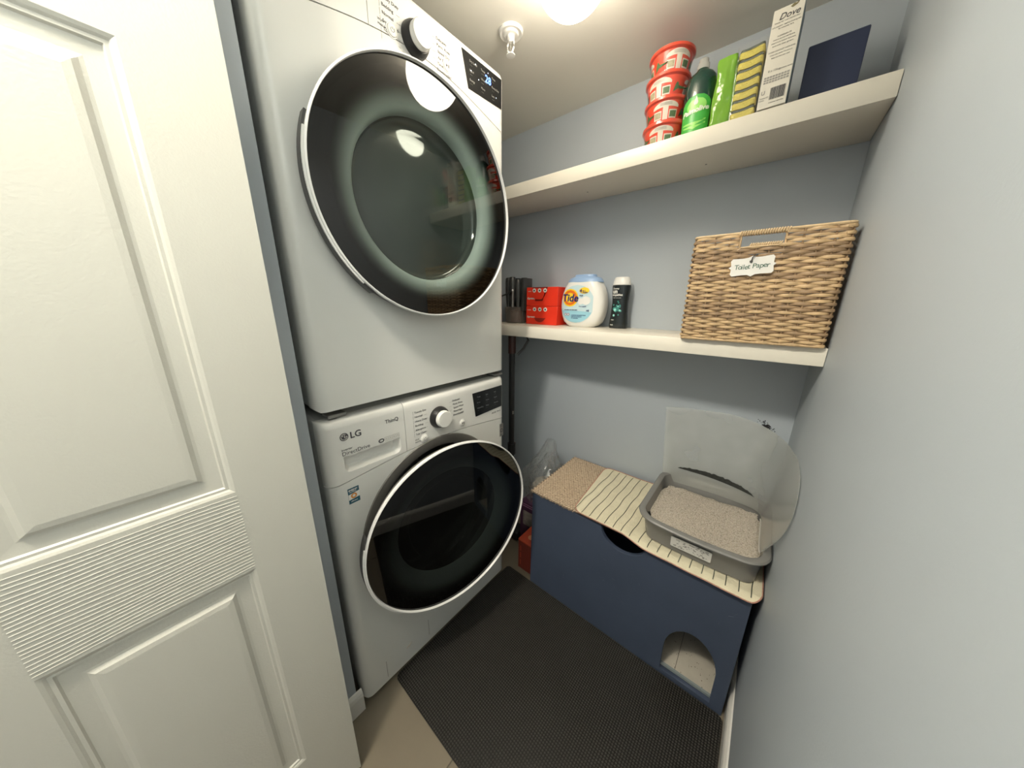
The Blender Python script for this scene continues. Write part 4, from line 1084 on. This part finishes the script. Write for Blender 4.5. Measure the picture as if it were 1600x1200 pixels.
# ================================================================= WICKER BASKET
def basket():
    bx0, bx1, by0, by1, z0, z1 = 0.588, 0.896, 0.818, 1.095, ZM + 0.0015, ZM + 0.281
    root = thing('wicker_basket', 'tall square wicker basket at the right end of the lower shelf', 'basket', ((bx0 + bx1) / 2, (by0 + by1) / 2, ZM))
    WT = mat('tan_wicker', (0.56, 0.39, 0.21, 1), 0.5, var=0.45, scale=50)
    WB = mat('brown_wicker', (0.34, 0.225, 0.125, 1), 0.5, var=0.60, scale=45)
    WL = mat('pale_wicker', (0.66, 0.49, 0.29, 1), 0.5, var=0.30, scale=70)
    per = []
    def side_pts():
        P = [(bx0, by0), (bx1, by0), (bx1, by1), (bx0, by1)]
        return P
    step = 0.0268 / 5
    # perimeter with rounded corners
    lp = rrect(bx0, bx1, by0, by1, 0.012, 3)
    pts = []; L = len(lp)
    for i in range(L):
        a, b = Vector(lp[i]), Vector(lp[(i + 1) % L]); d = (b - a).length; n = max(1, round(d / step))
        for k in range(n): pts.append(a + (b - a) * k / n)
    N_ = len(pts)
    cum = [0.0]
    for i in range(1, N_): cum.append(cum[-1] + (pts[i] - pts[i - 1]).length)
    tot = cum[-1] + (pts[0] - pts[-1]).length
    nh = 2 * round(tot / 0.0290 / 2) + 1      # odd number of half-waves: rows alternate like real weaving
    nor = []
    for i in range(N_):
        t = (pts[(i + 1) % N_] - pts[i - 1]).normalized(); nor.append(Vector((t.y, -t.x)))
    rows = 39; pitch = (z1 - 0.006 - z0) / rows
    bands = [(0, 7, 'tan'), (7, 18, 'brown'), (18, 28, 'tan'), (28, 34, 'brown'), (34, 39, 'tan')]
    rb = random.Random(12)
    bands = [(a_, b_, c_, [rb.random() < (0.66 if c_ == 'brown' else 0.12) for _ in range(a_, b_)]) for a_, b_, c_ in bands]
    bands = [(a_, b_, cc, [f == (cc == 'brown') for f in fl_]) for a_, b_, c_, fl_ in bands for cc in ('tan', 'brown')]
    hx0, hx1, hz0, hz1 = 0.694, 0.782, 1.4215, 1.4455
    for b0, b1, col, use in bands:
        bm = bmesh.new()
        for r_ in range(b0, b1):
            if not use[r_ - b0]: continue
            z = z0 + pitch * (r_ + 0.5)
            lean = 0.0
            path = []; rad = []
            grp = (r_ // 1) % 2
            for i in range(N_):
                ph = PI * (cum[i] / tot * (nh - 1) + grp)
                off = 0.0034 * math.sin(ph) + 0.0006 * noise.noise(Vector((cum[i] * 50, r_ * 3.1, 0)))
                p = pts[i] + nor[i] * off
                sc = 1 + 0.00 * (z - z0)
                zz_ = z + 0.0011 * noise.noise(Vector((cum[i] * 14, r_ * 1.7, 4)))
                path.append(Vector((p.x, p.y, zz_))); rad.append(pitch * (0.50 + 0.11 * math.sin(ph)))
            # cut out the hand hole in the front and rear faces
            if hz0 - 0.004 < z < hz1 + 0.004:
                segs = []; cur = []
                for p in path + path[:1]:
                    inside = hx0 < p.x < hx1 and (p.y < by0 + 0.02 or p.y > by1 - 0.02)
                    if inside:
                        if len(cur) > 1: segs.append(cur)
                        cur = []
                    else: cur.append(p)
                if len(cur) > 1: segs.append(cur)
                for s in segs: add_tube(bm, s, pitch * 0.54, 6, flat=0.55)
            elif z >= hz1 + 0.004:
                segs = []; cur = []
                for p in path + path[:1]:
                    inside = hx0 < p.x < hx1 and (p.y < by0 + 0.02 or p.y > by1 - 0.02)
                    if inside:
                        if len(cur) > 1: segs.append(cur)
                        cur = []
                    else: cur.append(p)
                if len(cur) > 1: segs.append(cur)
                for s in segs: add_tube(bm, s, pitch * 0.54, 6, flat=0.55)
            else:
                add_tube(bm, path, rad, 6, closed=True, flat=0.55)
        o = from_bm('weave_band', bm, WT if col == 'tan' else WB, None, smooth=True); local(root, o); o['kind'] = 'stuff'
        o['label'] = ('tan' if col == 'tan' else 'brown') + ' woven band'
    # upright stakes
    bm = bmesh.new()
    for i in range(nh - 1):
        s = tot * (i + 0.5) / (nh - 1); k = min(range(N_), key=lambda q_: abs(cum[q_] - s)); p = pts[k]
        zt_ = z1 - 0.004
        if hx0 < p.x < hx1 and (p.y < by0 + 0.02 or p.y > by1 - 0.02): zt_ = hz0 - 0.004
        add_tube(bm, [(p.x, p.y, z0), (p.x, p.y, zt_)], 0.0019, 5)
    o = local(root, from_bm('stakes', bm, WB, smooth=True)); o['kind'] = 'stuff'
    local(root, box('basket_floor', bx0 + 0.006, bx1 - 0.006, by0 + 0.006, by1 - 0.006, z0 + 0.001, z0 + 0.006, WB))
    # inner liner wires, rim and wrapped handle bars
    rimpath = [Vector((p.x, p.y, z1 - 0.003)) for p in pts]
    bm = bmesh.new(); segs = []; cur = []
    for p in rimpath + rimpath[:1]:
        if hx0 < p.x < hx1 and (p.y < by0 + 0.02 or p.y > by1 - 0.02):
            if len(cur) > 1: segs.append(cur)
            cur = []
        else: cur.append(p)
    if len(cur) > 1: segs.append(cur)
    for s in segs: add_tube(bm, s, 0.0036, 6)
    o = local(root, from_bm('rim', bm, WL, smooth=True))
    bm = bmesh.new(); add_tube(bm, [Vector((p.x, p.y, z0 + 0.002)) for p in pts], 0.0032, 6, closed=True)
    local(root, from_bm('foot_rim', bm, WT, smooth=True))
    def wrapped(x0_, x1_, y, z, r_, nw):
        bm = bmesh.new(); add_tube(bm, [(x0_, y, z), (x1_, y, z)], r_ * 0.8, 8)
        for k in range(nw):
            x = x0_ + (x1_ - x0_) * (k + 0.5) / nw; pr = []
            for q_ in range(9):
                t = 2 * PI * q_ / 8; pr.append((x + 0.0022 * math.sin(t * 0.5 + 0.8) - 0.001, y + r_ * math.cos(t), z + r_ * math.sin(t)))
            add_tube(bm, pr[:-1], (x1_ - x0_) / nw * 0.46, 5, closed=True)
        return local(root, from_bm('wrapped_handle', bm, WL, smooth=True))
    for y in (by0, by1 - 0.0):
        wrapped(hx0 - 0.006, hx1 + 0.006, y, z1 - 0.0045, 0.0052, 20)
        wrapped(hx0 + 0.020, hx1 - 0.004, y, hz0 - 0.002, 0.0042, 15)
        for x in (hx0 - 0.001, hx1 + 0.001):
            o = tube('handle_side', [(x, y, hz0 - 0.006), (x, y, z1 - 0.004)], 0.0024, WT, None, n=6); local(root, o)
    o = tube('handle_hoop', [(hx0 - 0.004, by0 - 0.003, hz0 - 0.012), (hx0 + 0.003, by0 - 0.004, hz0 - 0.006), (hx1 - 0.010, by0 - 0.004, hz0 - 0.006), (hx1 - 0.004, by0 - 0.003, hz0 + 0.002)], 0.0016, WL, None, n=6); local(root, o)
    # handwritten tag hanging by a hook
    tg = thing('basket_tag', 'white card tag handwritten Toilet Paper, hooked on the basket', 'tag', (0.727, by0 - 0.009, 1.369))
    out = []
    W2, H2 = 0.0445, 0.0215
    out = [(-W2, -H2 + 0.005), (-W2 + 0.004, -H2), (-0.020, -H2 + 0.001), (-0.008, -H2 + 0.0005), (0.0, -H2 - 0.004), (0.008, -H2 + 0.0005), (0.020, -H2 + 0.001), (W2 - 0.004, -H2), (W2, -H2 + 0.005),
           (W2 - 0.0015, -0.004), (W2 + 0.004, 0.0), (W2 - 0.0015, 0.004), (W2, H2 - 0.005), (W2 - 0.004, H2), (0.020, H2 - 0.0015), (0.008, H2 - 0.001), (0.0, H2 + 0.003), (-0.008, H2 - 0.001), (-0.020, H2 - 0.0015), (-W2 + 0.004, H2), (-W2, H2 - 0.005),
           (-W2 + 0.0015, 0.004), (-W2 - 0.004, 0.0), (-W2 + 0.0015, -0.004)]
    RZ = Matrix.Rotation(R(4), 4, 'Y').inverted()
    card = plate('tag_card', [out], 0.0012, PAPERW, tg, RZ @ frame_y(0, 0, 0))
    GI = mat('green_marker_ink', (0.03, 0.11, 0.07, 1), 0.6)
    its = []
    r3 = random.Random(6); x = -0.037
    for ch, dx in (('T', .0095), ('o', .0082), ('i', .0042), ('l', .0038), ('e', .0080), ('t', .0088), ('P', .0098), ('a', .0080), ('p', .0084), ('e', .0080), ('r', .0060)):
        if ch == 'P': x += 0.002
        its.append((text_mesh(ch, 0.0168, shear=0.12), RZ @ frame_y(x, -0.0009, -0.006 + r3.uniform(-0.0008, 0.0008)))); x += dx * 0.84
    join_meshes('handwriting', its, GI, card)
    lathe('tag_stud', [(0, 0.005), (0.0022, 0.0045), (0.0034, 0.002), (0.003, 0), (0, 0)], DGREY, tg, n=14, mtx=RZ @ frame_y(-0.002, -0.0006, 0.011))
    tube('tag_hook', [(-0.002, -0.003, 0.012), (-0.001, -0.006, 0.020), (0.004, -0.004, 0.025), (0.008, 0.003, 0.026)], 0.0014, DGREY, tg, n=6)
basket()

# ================================================================= UPPER SHELF ITEMS
def cups():
    RC = mat('red_cup_wrap', srgb(232, 70, 36), 0.28, var=0.05)
    WP = mat('white_cup_print', srgb(222, 214, 198), 0.35); GP = mat('green_cup_print', srgb(74, 110, 58), 0.4, var=0.5, scale=200); TP = mat('tan_cup_print', srgb(170, 164, 130), 0.4, var=0.4, scale=260)
    WRAP = film('shrink_wrap', (0.9, 0.9, 0.9, 1), 0.03, 0.06, 1.35, crinkle=0.5)
    names = ['bottom red snack cup of the stack, mostly below the shelf edge', 'second red snack cup from the bottom of the stack', 'third red snack cup from the bottom, under the topmost', 'topmost red snack cup of the stack, close to the ceiling']
    prof = [(0, 0.0), (0.046, 0.0), (0.0475, 0.002), (0.056, 0.048), (0.0580, 0.050), (0.0615, 0.0515), (0.0620, 0.0575), (0.0605, 0.0590), (0, 0.0592)]
    for k in range(4):
        z = ZT + 0.0004 + k * 0.0606
        root = thing('snack_cup', names[k], 'cup', (0.424 + (0.004, 0.003, 0.0, 0.003)[k], 0.951, z), rz=(0.2, 0.35, -0.1, 0.75)[k], group='stack of red snack cups on the upper shelf')
        lathe('cup_body', prof[:4] + [(0.0, 0.048)], RC, root, n=48)
        lathe('cup_lid', [(0.0, 0.0485), (0.0580, 0.0495), (0.0618, 0.0515), (0.0620, 0.0575), (0.0605, 0.0590), (0, 0.0592)], RC, root, n=48)
        def surf(a, h, off):
            r_ = 0.0475 + (h - 0.002) / 0.046 * 0.0085 + off
            return Vector((r_ * math.cos(a), r_ * math.sin(a), h))
        def patch(name, a0, a1, lo, hi, m, off=0.0006):
            rows = []
            for i in range(15):
                t = i / 14; a = a0 + (a1 - a0) * t
                rows.append([surf(a, lo(t) + (hi(t) - lo(t)) * j / 4, off) for j in range(5)])
            return grid_mesh(name, rows, m, root, 0.0003)
        for base in (R(-95), R(25), R(145)):
            patch('white_banner', base - 0.66, base + 0.66, lambda t: 0.031 + 0.003 * math.sin(t * PI), lambda t: 0.036 + 0.011 * math.sin(t * PI) ** 0.6, WP, 0.0007)
            patch('white_panel', base - 0.14, base + 0.14, lambda t: 0.004, lambda t: 0.036, WP)
            patch('picture_panel', base - 0.62, base - 0.20, lambda t: 0.006, lambda t: 0.026, WP)
            patch('picture', base - 0.58, base - 0.24, lambda t: 0.009, lambda t: 0.023, TP, 0.0011)
            patch('picture_panel', base + 0.20, base + 0.62, lambda t: 0.006, lambda t: 0.026, WP)
            patch('picture', base + 0.24, base + 0.58, lambda t: 0.009, lambda t: 0.023, GP, 0.0011)
            patch('leaf_print', base + 0.80, base + 1.15, lambda t: 0.010 + 0.01 * t, lambda t: 0.012 + 0.020 * math.sin(t * PI), GP, 0.0008)
        its = []
        # small dark lines of print on the banner
        bm = bmesh.new()
        for base in (R(-95), R(25), R(145)):
            for h in (0.038, 0.0405, 0.043):
                add_tube(bm, [surf(base - 0.3 + 0.6 * i / 8, h, 0.0012) for i in range(9)], 0.0004, 4)
        from_bm('fine_print', bm, INKL, root)
        lathe('shrink_film', [(0.0485, 0.0005), (0.0495, 0.003), (0.0585, 0.047), (0.0632, 0.0515), (0.0632, 0.0580)], WRAP, root, n=48)
cups()
def dish_soap():
    root = thing('dish_soap_bottle', 'dark green dish soap bottle with clear cap, beside the red cups', 'bottle', (0.5205, 0.930, ZT + 0.0004))
    prof = [(0, 0.032, 0.022), (0.004, 0.0345, 0.025), (0.05, 0.0365, 0.026), (0.09, 0.0385, 0.027), (0.125, 0.0390, 0.027), (0.143, 0.0365, 0.025), (0.153, 0.029, 0.022), (0.159, 0.019, 0.017), (0.162, 0.0150, 0.0150), (0.164, 0.0145, 0.0145)]
    def ring(z, a, d, n=36): return [(a * math.cos(2 * PI * i / n), d * math.sin(2 * PI * i / n), z) for i in range(n)]
    def loft(name, spec, m):
        bm = bmesh.new(); rr = [[bm.verts.new(p) for p in ring(*s)] for s in spec]
        for A, B in zip(rr, rr[1:]):
            for i in range(36): bm.faces.new((A[i], A[(i + 1) % 36], B[(i + 1) % 36], B[i]))
        bm.faces.new(rr[0][::-1]); bm.faces.new(rr[-1]); return from_bm(name, bm, m, root, smooth=True)
    loft('bottle_body', prof, mat('dark_green_soap_plastic', (0.004, 0.040, 0.028, 1), 0.10, coat=0.5, var=0.15))
    loft('cap', [(0.1645, 0.0150, 0.0150), (0.170, 0.0155, 0.0155), (0.177, 0.0150, 0.0150), (0.180, 0.0125, 0.0125), (0.188, 0.0115, 0.0115), (0.190, 0.009, 0.009)], film('clear_cap', (0.75, 0.75, 0.70, 1), 0.55, 0.1))
    def yb(x, z):
        for (z0, a0, d0), (z1, a1, d1) in zip(prof, prof[1:]):
            if z0 <= z <= z1:
                f = (z - z0) / (z1 - z0); a = a0 + (a1 - a0) * f; d = d0 + (d1 - d0) * f
                return -d * math.sqrt(max(0.0, 1 - (x / a) ** 2))
        return -0.02
    def decal(name, loops, m, off): return scan_decal(name, loops[0], yb, m, root, off)
    G1 = mat('bright_green_label', srgb(70, 170, 70), 0.35, var=0.08); G2 = mat('light_green_label', srgb(150, 214, 110), 0.35)
    lab = [(-0.0335, 0.006), (0.0335, 0.006), (0.0345, 0.075)] + [(0.0345 * math.cos(PI * i / 12), 0.075 + 0.024 * math.sin(PI * i / 12)) for i in range(1, 12)] + [(-0.0345, 0.075)]
    decal('label', [lab], G1, 0.0006)
    decal('label_glow', [circ(0.002, 0.072, 0.024, 28, 0.75)], G2, 0.0010)
    decal('drop_emblem', [[(-0.006, 0.079), (0, 0.095), (0.006, 0.079), (0.003, 0.074), (-0.003, 0.074)]], PAPERW, 0.0016)
    decal('label_swirl', [[(-0.028, 0.034), (0.0, 0.028), (0.028, 0.040), (0.028, 0.036), (0.0, 0.024), (-0.028, 0.030)]], G2, 0.0010)
    decal('label_swirl', [[(-0.028, 0.026), (0.0, 0.019), (0.028, 0.031), (0.028, 0.028), (0.0, 0.016), (-0.028, 0.023)]], G2, 0.0010)
    me = text_mesh('Palmolive', 0.0165, bold=0.0005, shear=0.1, align='CENTER'); me.transform(Matrix.Translation((0, 0.056, 0)))
    for v in me.vertices: v.co = Vector((v.co.x, yb(v.co.x, v.co.y) - 0.0018 - v.co.z, v.co.y + v.co.x * 0.12))
    link('brand_lettering', me, WHITE, root)
dish_soap()
def sponges():
    root0 = thing('sponge_pack', 'clear and green film packet holding a column of sponges', 'packet', (0.616, 0.925, ZT + 0.0004))
    LG_ = film('lime_packet_film', srgb(150, 206, 74), 0.95, 0.12, 1.5, crinkle=0.9)
    # crinkled packet
    rows = []
    x0, x1, y0, y1, h = -0.052, -0.006, -0.042, 0.040, 0.150
    def crk(a, z, amp=0.0042): return amp * noise.noise(Vector((a * 42, z * 30, 1.3))) + 0.0012 * noise.noise(Vector((a * 110, z * 24 + a * 40, 7)))
    lp = rrect(x0, x1, y0, y1, 0.008, 3)
    pts = []
    for i in range(len(lp)):
        a, b = Vector(lp[i]), Vector(lp[(i + 1) % len(lp)]); n = max(1, int((b - a).length / 0.004))
        for k in range(n): pts.append(a + (b - a) * k / n)
    cx, cy = (x0 + x1) / 2, (y0 + y1) / 2
    bm = bmesh.new(); rr = []
    for j in range(41):
        t = j / 40; z = h * t; pin = 1 - 0.10 * (max(0, (t - 0.9) / 0.1) ** 2) - 0.05 * max(0, (0.05 - t) / 0.05)
        rr.append([bm.verts.new((cx + (p.x - cx) * pin + crk(p.y + p.x, z), cy + (p.y - cy) * pin + crk(p.x - p.y, z + 3), z)) for p in pts])
    for A, B in zip(rr, rr[1:]):
        for i in range(len(A)): bm.faces.new((A[i], A[(i + 1) % len(A)], B[(i + 1) % len(B)], B[i]))
    bm.faces.new(rr[0][::-1]); bm.faces.new(rr[-1])
    from_bm('green_wrapper', bm, LG_, root0, smooth=True)
    # clear film over the sponges
    CF = film('clear_packet_film', (0.85, 0.85, 0.8, 1), 0.06, 0.05, 1.4, crinkle=0.8)
    bm = bmesh.new(); rr = []
    lp = rrect(-0.010, 0.0485, y0 - 0.0005, y1, 0.006, 3); pts = []
    for i in range(len(lp)):
        a, b = Vector(lp[i]), Vector(lp[(i + 1) % len(lp)]); n = max(1, int((b - a).length / 0.004))
        for k in range(n): pts.append(a + (b - a) * k / n)
    for j in range(41):
        z = 0.158 * j / 40
        rr.append([bm.verts.new((p.x + crk(p.y + p.x, z, 0.001) * 0.6, p.y + crk(p.x - p.y, z + 3, 0.001) * 0.6 - (0.001 if p.y < 0 else -0.001), z)) for p in pts])
    for A, B in zip(rr, rr[1:]):
        for i in range(len(A)): bm.faces.new((A[i], A[(i + 1) % len(A)], B[(i + 1) % len(B)], B[i]))
    from_bm('clear_wrapper', bm, CF, root0, smooth=True)
    SY = mat('yellow_sponge_foam', srgb(208, 194, 92), 0.95, var=0.22, scale=160, bump=1.0, bscale=400); SG = mat('grey_scour_pad', srgb(92, 100, 92), 0.95, var=0.35, scale=220, bump=1.0, bscale=400)
    def slab(z0_, z1_, m, name, ins, par):
        rows_ = rrect(-0.006 + ins, 0.0455 - ins, -0.038 + ins, 0.036 - ins, 0.007, 3)
        sub = []
        for i in range(len(rows_)):
            a, b = Vector(rows_[i]), Vector(rows_[(i + 1) % len(rows_)]); n = max(1, int((b - a).length / 0.006))
            for k in range(n): sub.append(a + (b - a) * k / n)
        bm = bmesh.new(); rg = []
        for z, o_ in ((z0_, 0.002), (z0_ + 0.003, 0), ((z0_ + z1_) / 2, -0.0008), (z1_ - 0.003, 0), (z1_, 0.002)):
            c = Vector((0.02, 0))
            rg.append([bm.verts.new((p.x - (p.x - c.x) * o_ * 12, p.y - p.y * o_ * 12, z + 0.0035 * math.sin((p.x - 0.02) / 0.026 * 1.3) ** 2 - 0.001 + (p.x - 0.02) * 0.06)) for p in sub])
        for A, B in zip(rg, rg[1:]):
            for i in range(len(A)): bm.faces.new((A[i], A[(i + 1) % len(A)], B[(i + 1) % len(B)], B[i]))
        bm.faces.new(rg[0][::-1]); bm.faces.new(rg[-1])
        return from_bm(name, bm, m, par, smooth=True)
    order = ['lowest', 'second lowest', 'third lowest', 'middle', 'third highest', 'second highest', 'highest']
    for k in range(7):
        rt = thing('sponge', f'{order[k]} yellow and grey scrub sponge in the film packet', 'sponge', (0.616, 0.925, ZT + 0.0015 + k * 0.0215), group='scrub sponges in the packet')
        slab(0.0008, 0.0148, SY, 'foam', 0.0, rt); slab(0.0150, 0.0208, SG, 'scouring_pad', 0.001, rt)
sponges()
def soap_box():
    root = thing('soap_carton', 'tall white soap carton with grey printing, right of the sponges', 'box', (0.6965, 0.905, ZT + 0.0004), rz=0.0)
    w_, d_, h_ = 0.0275, 0.032, 0.1945
    box('carton_body', -w_, w_, -d_, d_, 0.0005, h_, mat('off_white_carton', srgb(214, 210, 198), 0.5), root, 0.0008, 1)
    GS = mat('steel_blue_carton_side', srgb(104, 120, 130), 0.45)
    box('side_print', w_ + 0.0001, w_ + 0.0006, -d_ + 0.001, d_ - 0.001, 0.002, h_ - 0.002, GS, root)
    its = [(text_mesh('Dove', 0.0165, shear=0.30, bold=0.0001), frame_y(-0.016, -d_ - 0.0004, 0.172))]
    join_meshes('brand_lettering', its, INK, root)
    plate('bird_emblem', [[(0.002, 0.190), (0.008, 0.194), (0.012, 0.192), (0.018, 0.196), (0.014, 0.190), (0.006, 0.187)]], 0.0006, mat('gold_grey_ink', srgb(120, 112, 80), 0.5), root, frame_y(0, -d_ - 0.0004, 0))
    its = []
    lines = [(0.167, 'beauty bar with moisturizer', 0.0040), (0.160, 'soft, smooth, healthy-looking skin', 0.0038), (0.155, 'for everyday care', 0.0038), (0.140, 'INGREDIENTS', 0.0040), (0.135, 'sodium lauroyl isethionate', 0.0036), (0.129, 'stearic acid, sodium tallowate', 0.0036), (0.123, 'lauric acid, water, glycerin', 0.0036), (0.112, 'AVOID CONTACT WITH EYES', 0.0036), (0.106, 'rinse with water if it occurs', 0.0036), (0.100, 'keep dry between uses', 0.0036)]
    for z, s, sz in lines: its.append((text_mesh(s, sz, align='CENTER'), frame_y(0.0, -d_ - 0.0004, z)))
    its += [(text_mesh('8 x 106 g', 0.006), frame_y(-0.018, -d_ - 0.0004, 0.074)), (text_mesh('recyclable carton', 0.004), frame_y(0.0, -d_ - 0.0004, 0.074)), (text_mesh('U', 0.011, bold=0.0003), frame_y(-0.024, -d_ - 0.0004, 0.030)), (text_mesh('Toronto ON', 0.0034), frame_y(-0.026, -d_ - 0.0004, 0.022)), (text_mesh('Canada', 0.0034), frame_y(-0.026, -d_ - 0.0004, 0.017)), (text_mesh('customer care line', 0.0036), frame_y(-0.006, -d_ - 0.0004, 0.009))]
    join_meshes('fine_print', its, INKL, root)
    bm = bmesh.new(); r2 = random.Random(9)
    x = -0.006
    while x < 0.022:
        ww = r2.choice((0.0004, 0.0008, 0.0012)); add_box(bm, x, x + ww, -d_ - 0.0006, -d_ - 0.0002, 0.016, 0.040); x += ww + r2.choice((0.0005, 0.0009))
    from_bm('barcode', bm, INK, root)
    bm = bmesh.new()
    for x in range(9): 
        for z in (0.052, 0.057, 0.062):
            add_box(bm, -0.023 + x * 0.0053, -0.023 + x * 0.0053 + 0.0042, -d_ - 0.0006, -d_ - 0.0002, z, z + 0.0032)
    from_bm('ingredient_block', bm, INKL, root)
    r = thing('dark_carton', 'dark navy carton on the upper shelf, behind the white soap carton', 'box', (0.790, 0.99, ZT + 0.0004))
    box('carton_body', -0.045, 0.055, -0.06, 0.06, 0.0005, 0.125, mat('navy_carton', srgb(34, 44, 72), 0.45), r, 0.001, 1)
    box('carton_flap', -0.044, 0.054, -0.059, 0.0, 0.1252, 0.1262, mat('navy_carton_flap', srgb(44, 56, 86), 0.45), r)
soap_box()

# ================================================================= BETWEEN MACHINES AND BOX
def red_floor_carton():
    root = thing('orange_carton', 'small orange-red carton on the tiles between washer and blue box', 'box', (0.078, 0.80, 0.0))
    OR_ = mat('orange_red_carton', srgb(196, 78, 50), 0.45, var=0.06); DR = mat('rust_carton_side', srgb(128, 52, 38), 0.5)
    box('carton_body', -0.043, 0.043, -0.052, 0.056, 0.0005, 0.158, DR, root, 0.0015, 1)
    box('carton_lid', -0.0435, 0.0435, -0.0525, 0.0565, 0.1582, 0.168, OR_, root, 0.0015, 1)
    bm = bmesh.new()
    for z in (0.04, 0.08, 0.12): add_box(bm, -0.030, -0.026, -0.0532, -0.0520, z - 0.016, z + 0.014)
    from_bm('side_ribs', bm, OR_, root)
    plate('lid_print', [circ(0.004, -0.01, 0.016, 20)], 0.0005, mat('pale_orange_print', srgb(226, 150, 110), 0.5), root, Matrix.Translation((0, 0, 0.1684)))
red_floor_carton()
def purple_carton():
    root = thing('purple_carton', 'dark purple printed carton behind the orange carton, under the plastic bag', 'box', (0.030, 0.950, 0.0))
    box('carton_body', -0.080, 0.085, -0.080, 0.090, 0.0005, 0.275, mat('dark_purple_carton', srgb(52, 26, 48), 0.4, var=0.2, scale=30), root, 0.002, 1)
    PW = mat('mauve_print', srgb(120, 84, 110), 0.5)
    bm = bmesh.new()
    for z in (0.262, 0.250): add_box(bm, -0.078, 0.083, -0.0812, -0.0802, z, z + 0.004)
    from_bm('edge_stripes', bm, PW, root)
    plate('picture_panel', [rrect(-0.06, 0.03, 0.14, 0.225, 0.006)], 0.0008, mat('grey_floral_print', srgb(110, 104, 98), 0.5, var=0.6, scale=60), root, frame_y(0, -0.0806, 0))
purple_carton()
def plastic_bag():
    root = thing('plastic_bag', 'crumpled clear plastic bag standing between the wall and blue box', 'bag', (0.035, 0.955, 0.2765))
    r2 = random.Random(21)
    BF = film('clear_bag_film', (0.82, 0.84, 0.83, 1), 0.07, 0.05, 1.45, crinkle=1.0, f0=0.14)
    def shell(name, sx, sy, h, seed, m, z0=0.0, top=0.10):
        bm = bmesh.new(); rr = []; n = 64; nz_ = 34
        for j in range(nz_ + 1):
            t = j / nz_
            prof_ = (0.80 + 0.25 * math.sin(PI * min(1, t * 1.3))) * (1 - 0.72 * max(0, (t - 0.45) / 0.55) ** 1.3)
            rg = []
            for i in range(n):
                a = 2 * PI * i / n
                nn = noise.noise(Vector((math.cos(a) * 2.2, math.sin(a) * 2.2, t * 3.0 + seed))) * 0.30 + abs(noise.noise(Vector((math.cos(a) * 5, math.sin(a) * 5, t * 7 + seed)))) * 0.40 + 0.05 * math.sin(a * 9 + t * 7 + seed)
                k = prof_ * (1 + nn)
                x = sx * k * math.cos(a) + 0.030 * t * t; y = sy * k * math.sin(a)
                x = max(-0.085, min(0.085 if z0 + h * t < 0.235 else 0.12, x)); y = max(-0.085, min(0.140, y))
                rg.append(bm.verts.new((x, y, z0 + h * t + 0.008 * noise.noise(Vector((a * 2, t * 4, seed + 5))) * min(1, t * 8))))
            rr.append(rg)
        for A, B in zip(rr, rr[1:]):
            for i in range(n): bm.faces.new((A[i], A[(i + 1) % n], B[(i + 1) % n], B[i]))
        return from_bm(name, bm, m, root, smooth=True)
    shell('bag_film', 0.085, 0.085, 0.345, 1.0, BF)
    shell('bag_fold', 0.068, 0.070, 0.27, 6.0, BF, 0.004)
    # soft bundle inside
    bm = bmesh.new(); bmesh.ops.create_icosphere(bm, subdivisions=4, radius=1)
    for v in bm.verts:
        d = v.co.copy(); k = 1 + 0.18 * noise.noise(d * 2.2) + 0.08 * noise.noise(d * 6)
        v.co = Vector((d.x * 0.060 * k, d.y * 0.055 * k, 0.066 + d.z * 0.056 * k))
    from_bm('bag_contents', bm, mat('beige_bundle', (0.42, 0.39, 0.33, 1), 0.9, var=0.35, scale=40, bump=1.0, bscale=60), root, smooth=True)
plastic_bag()
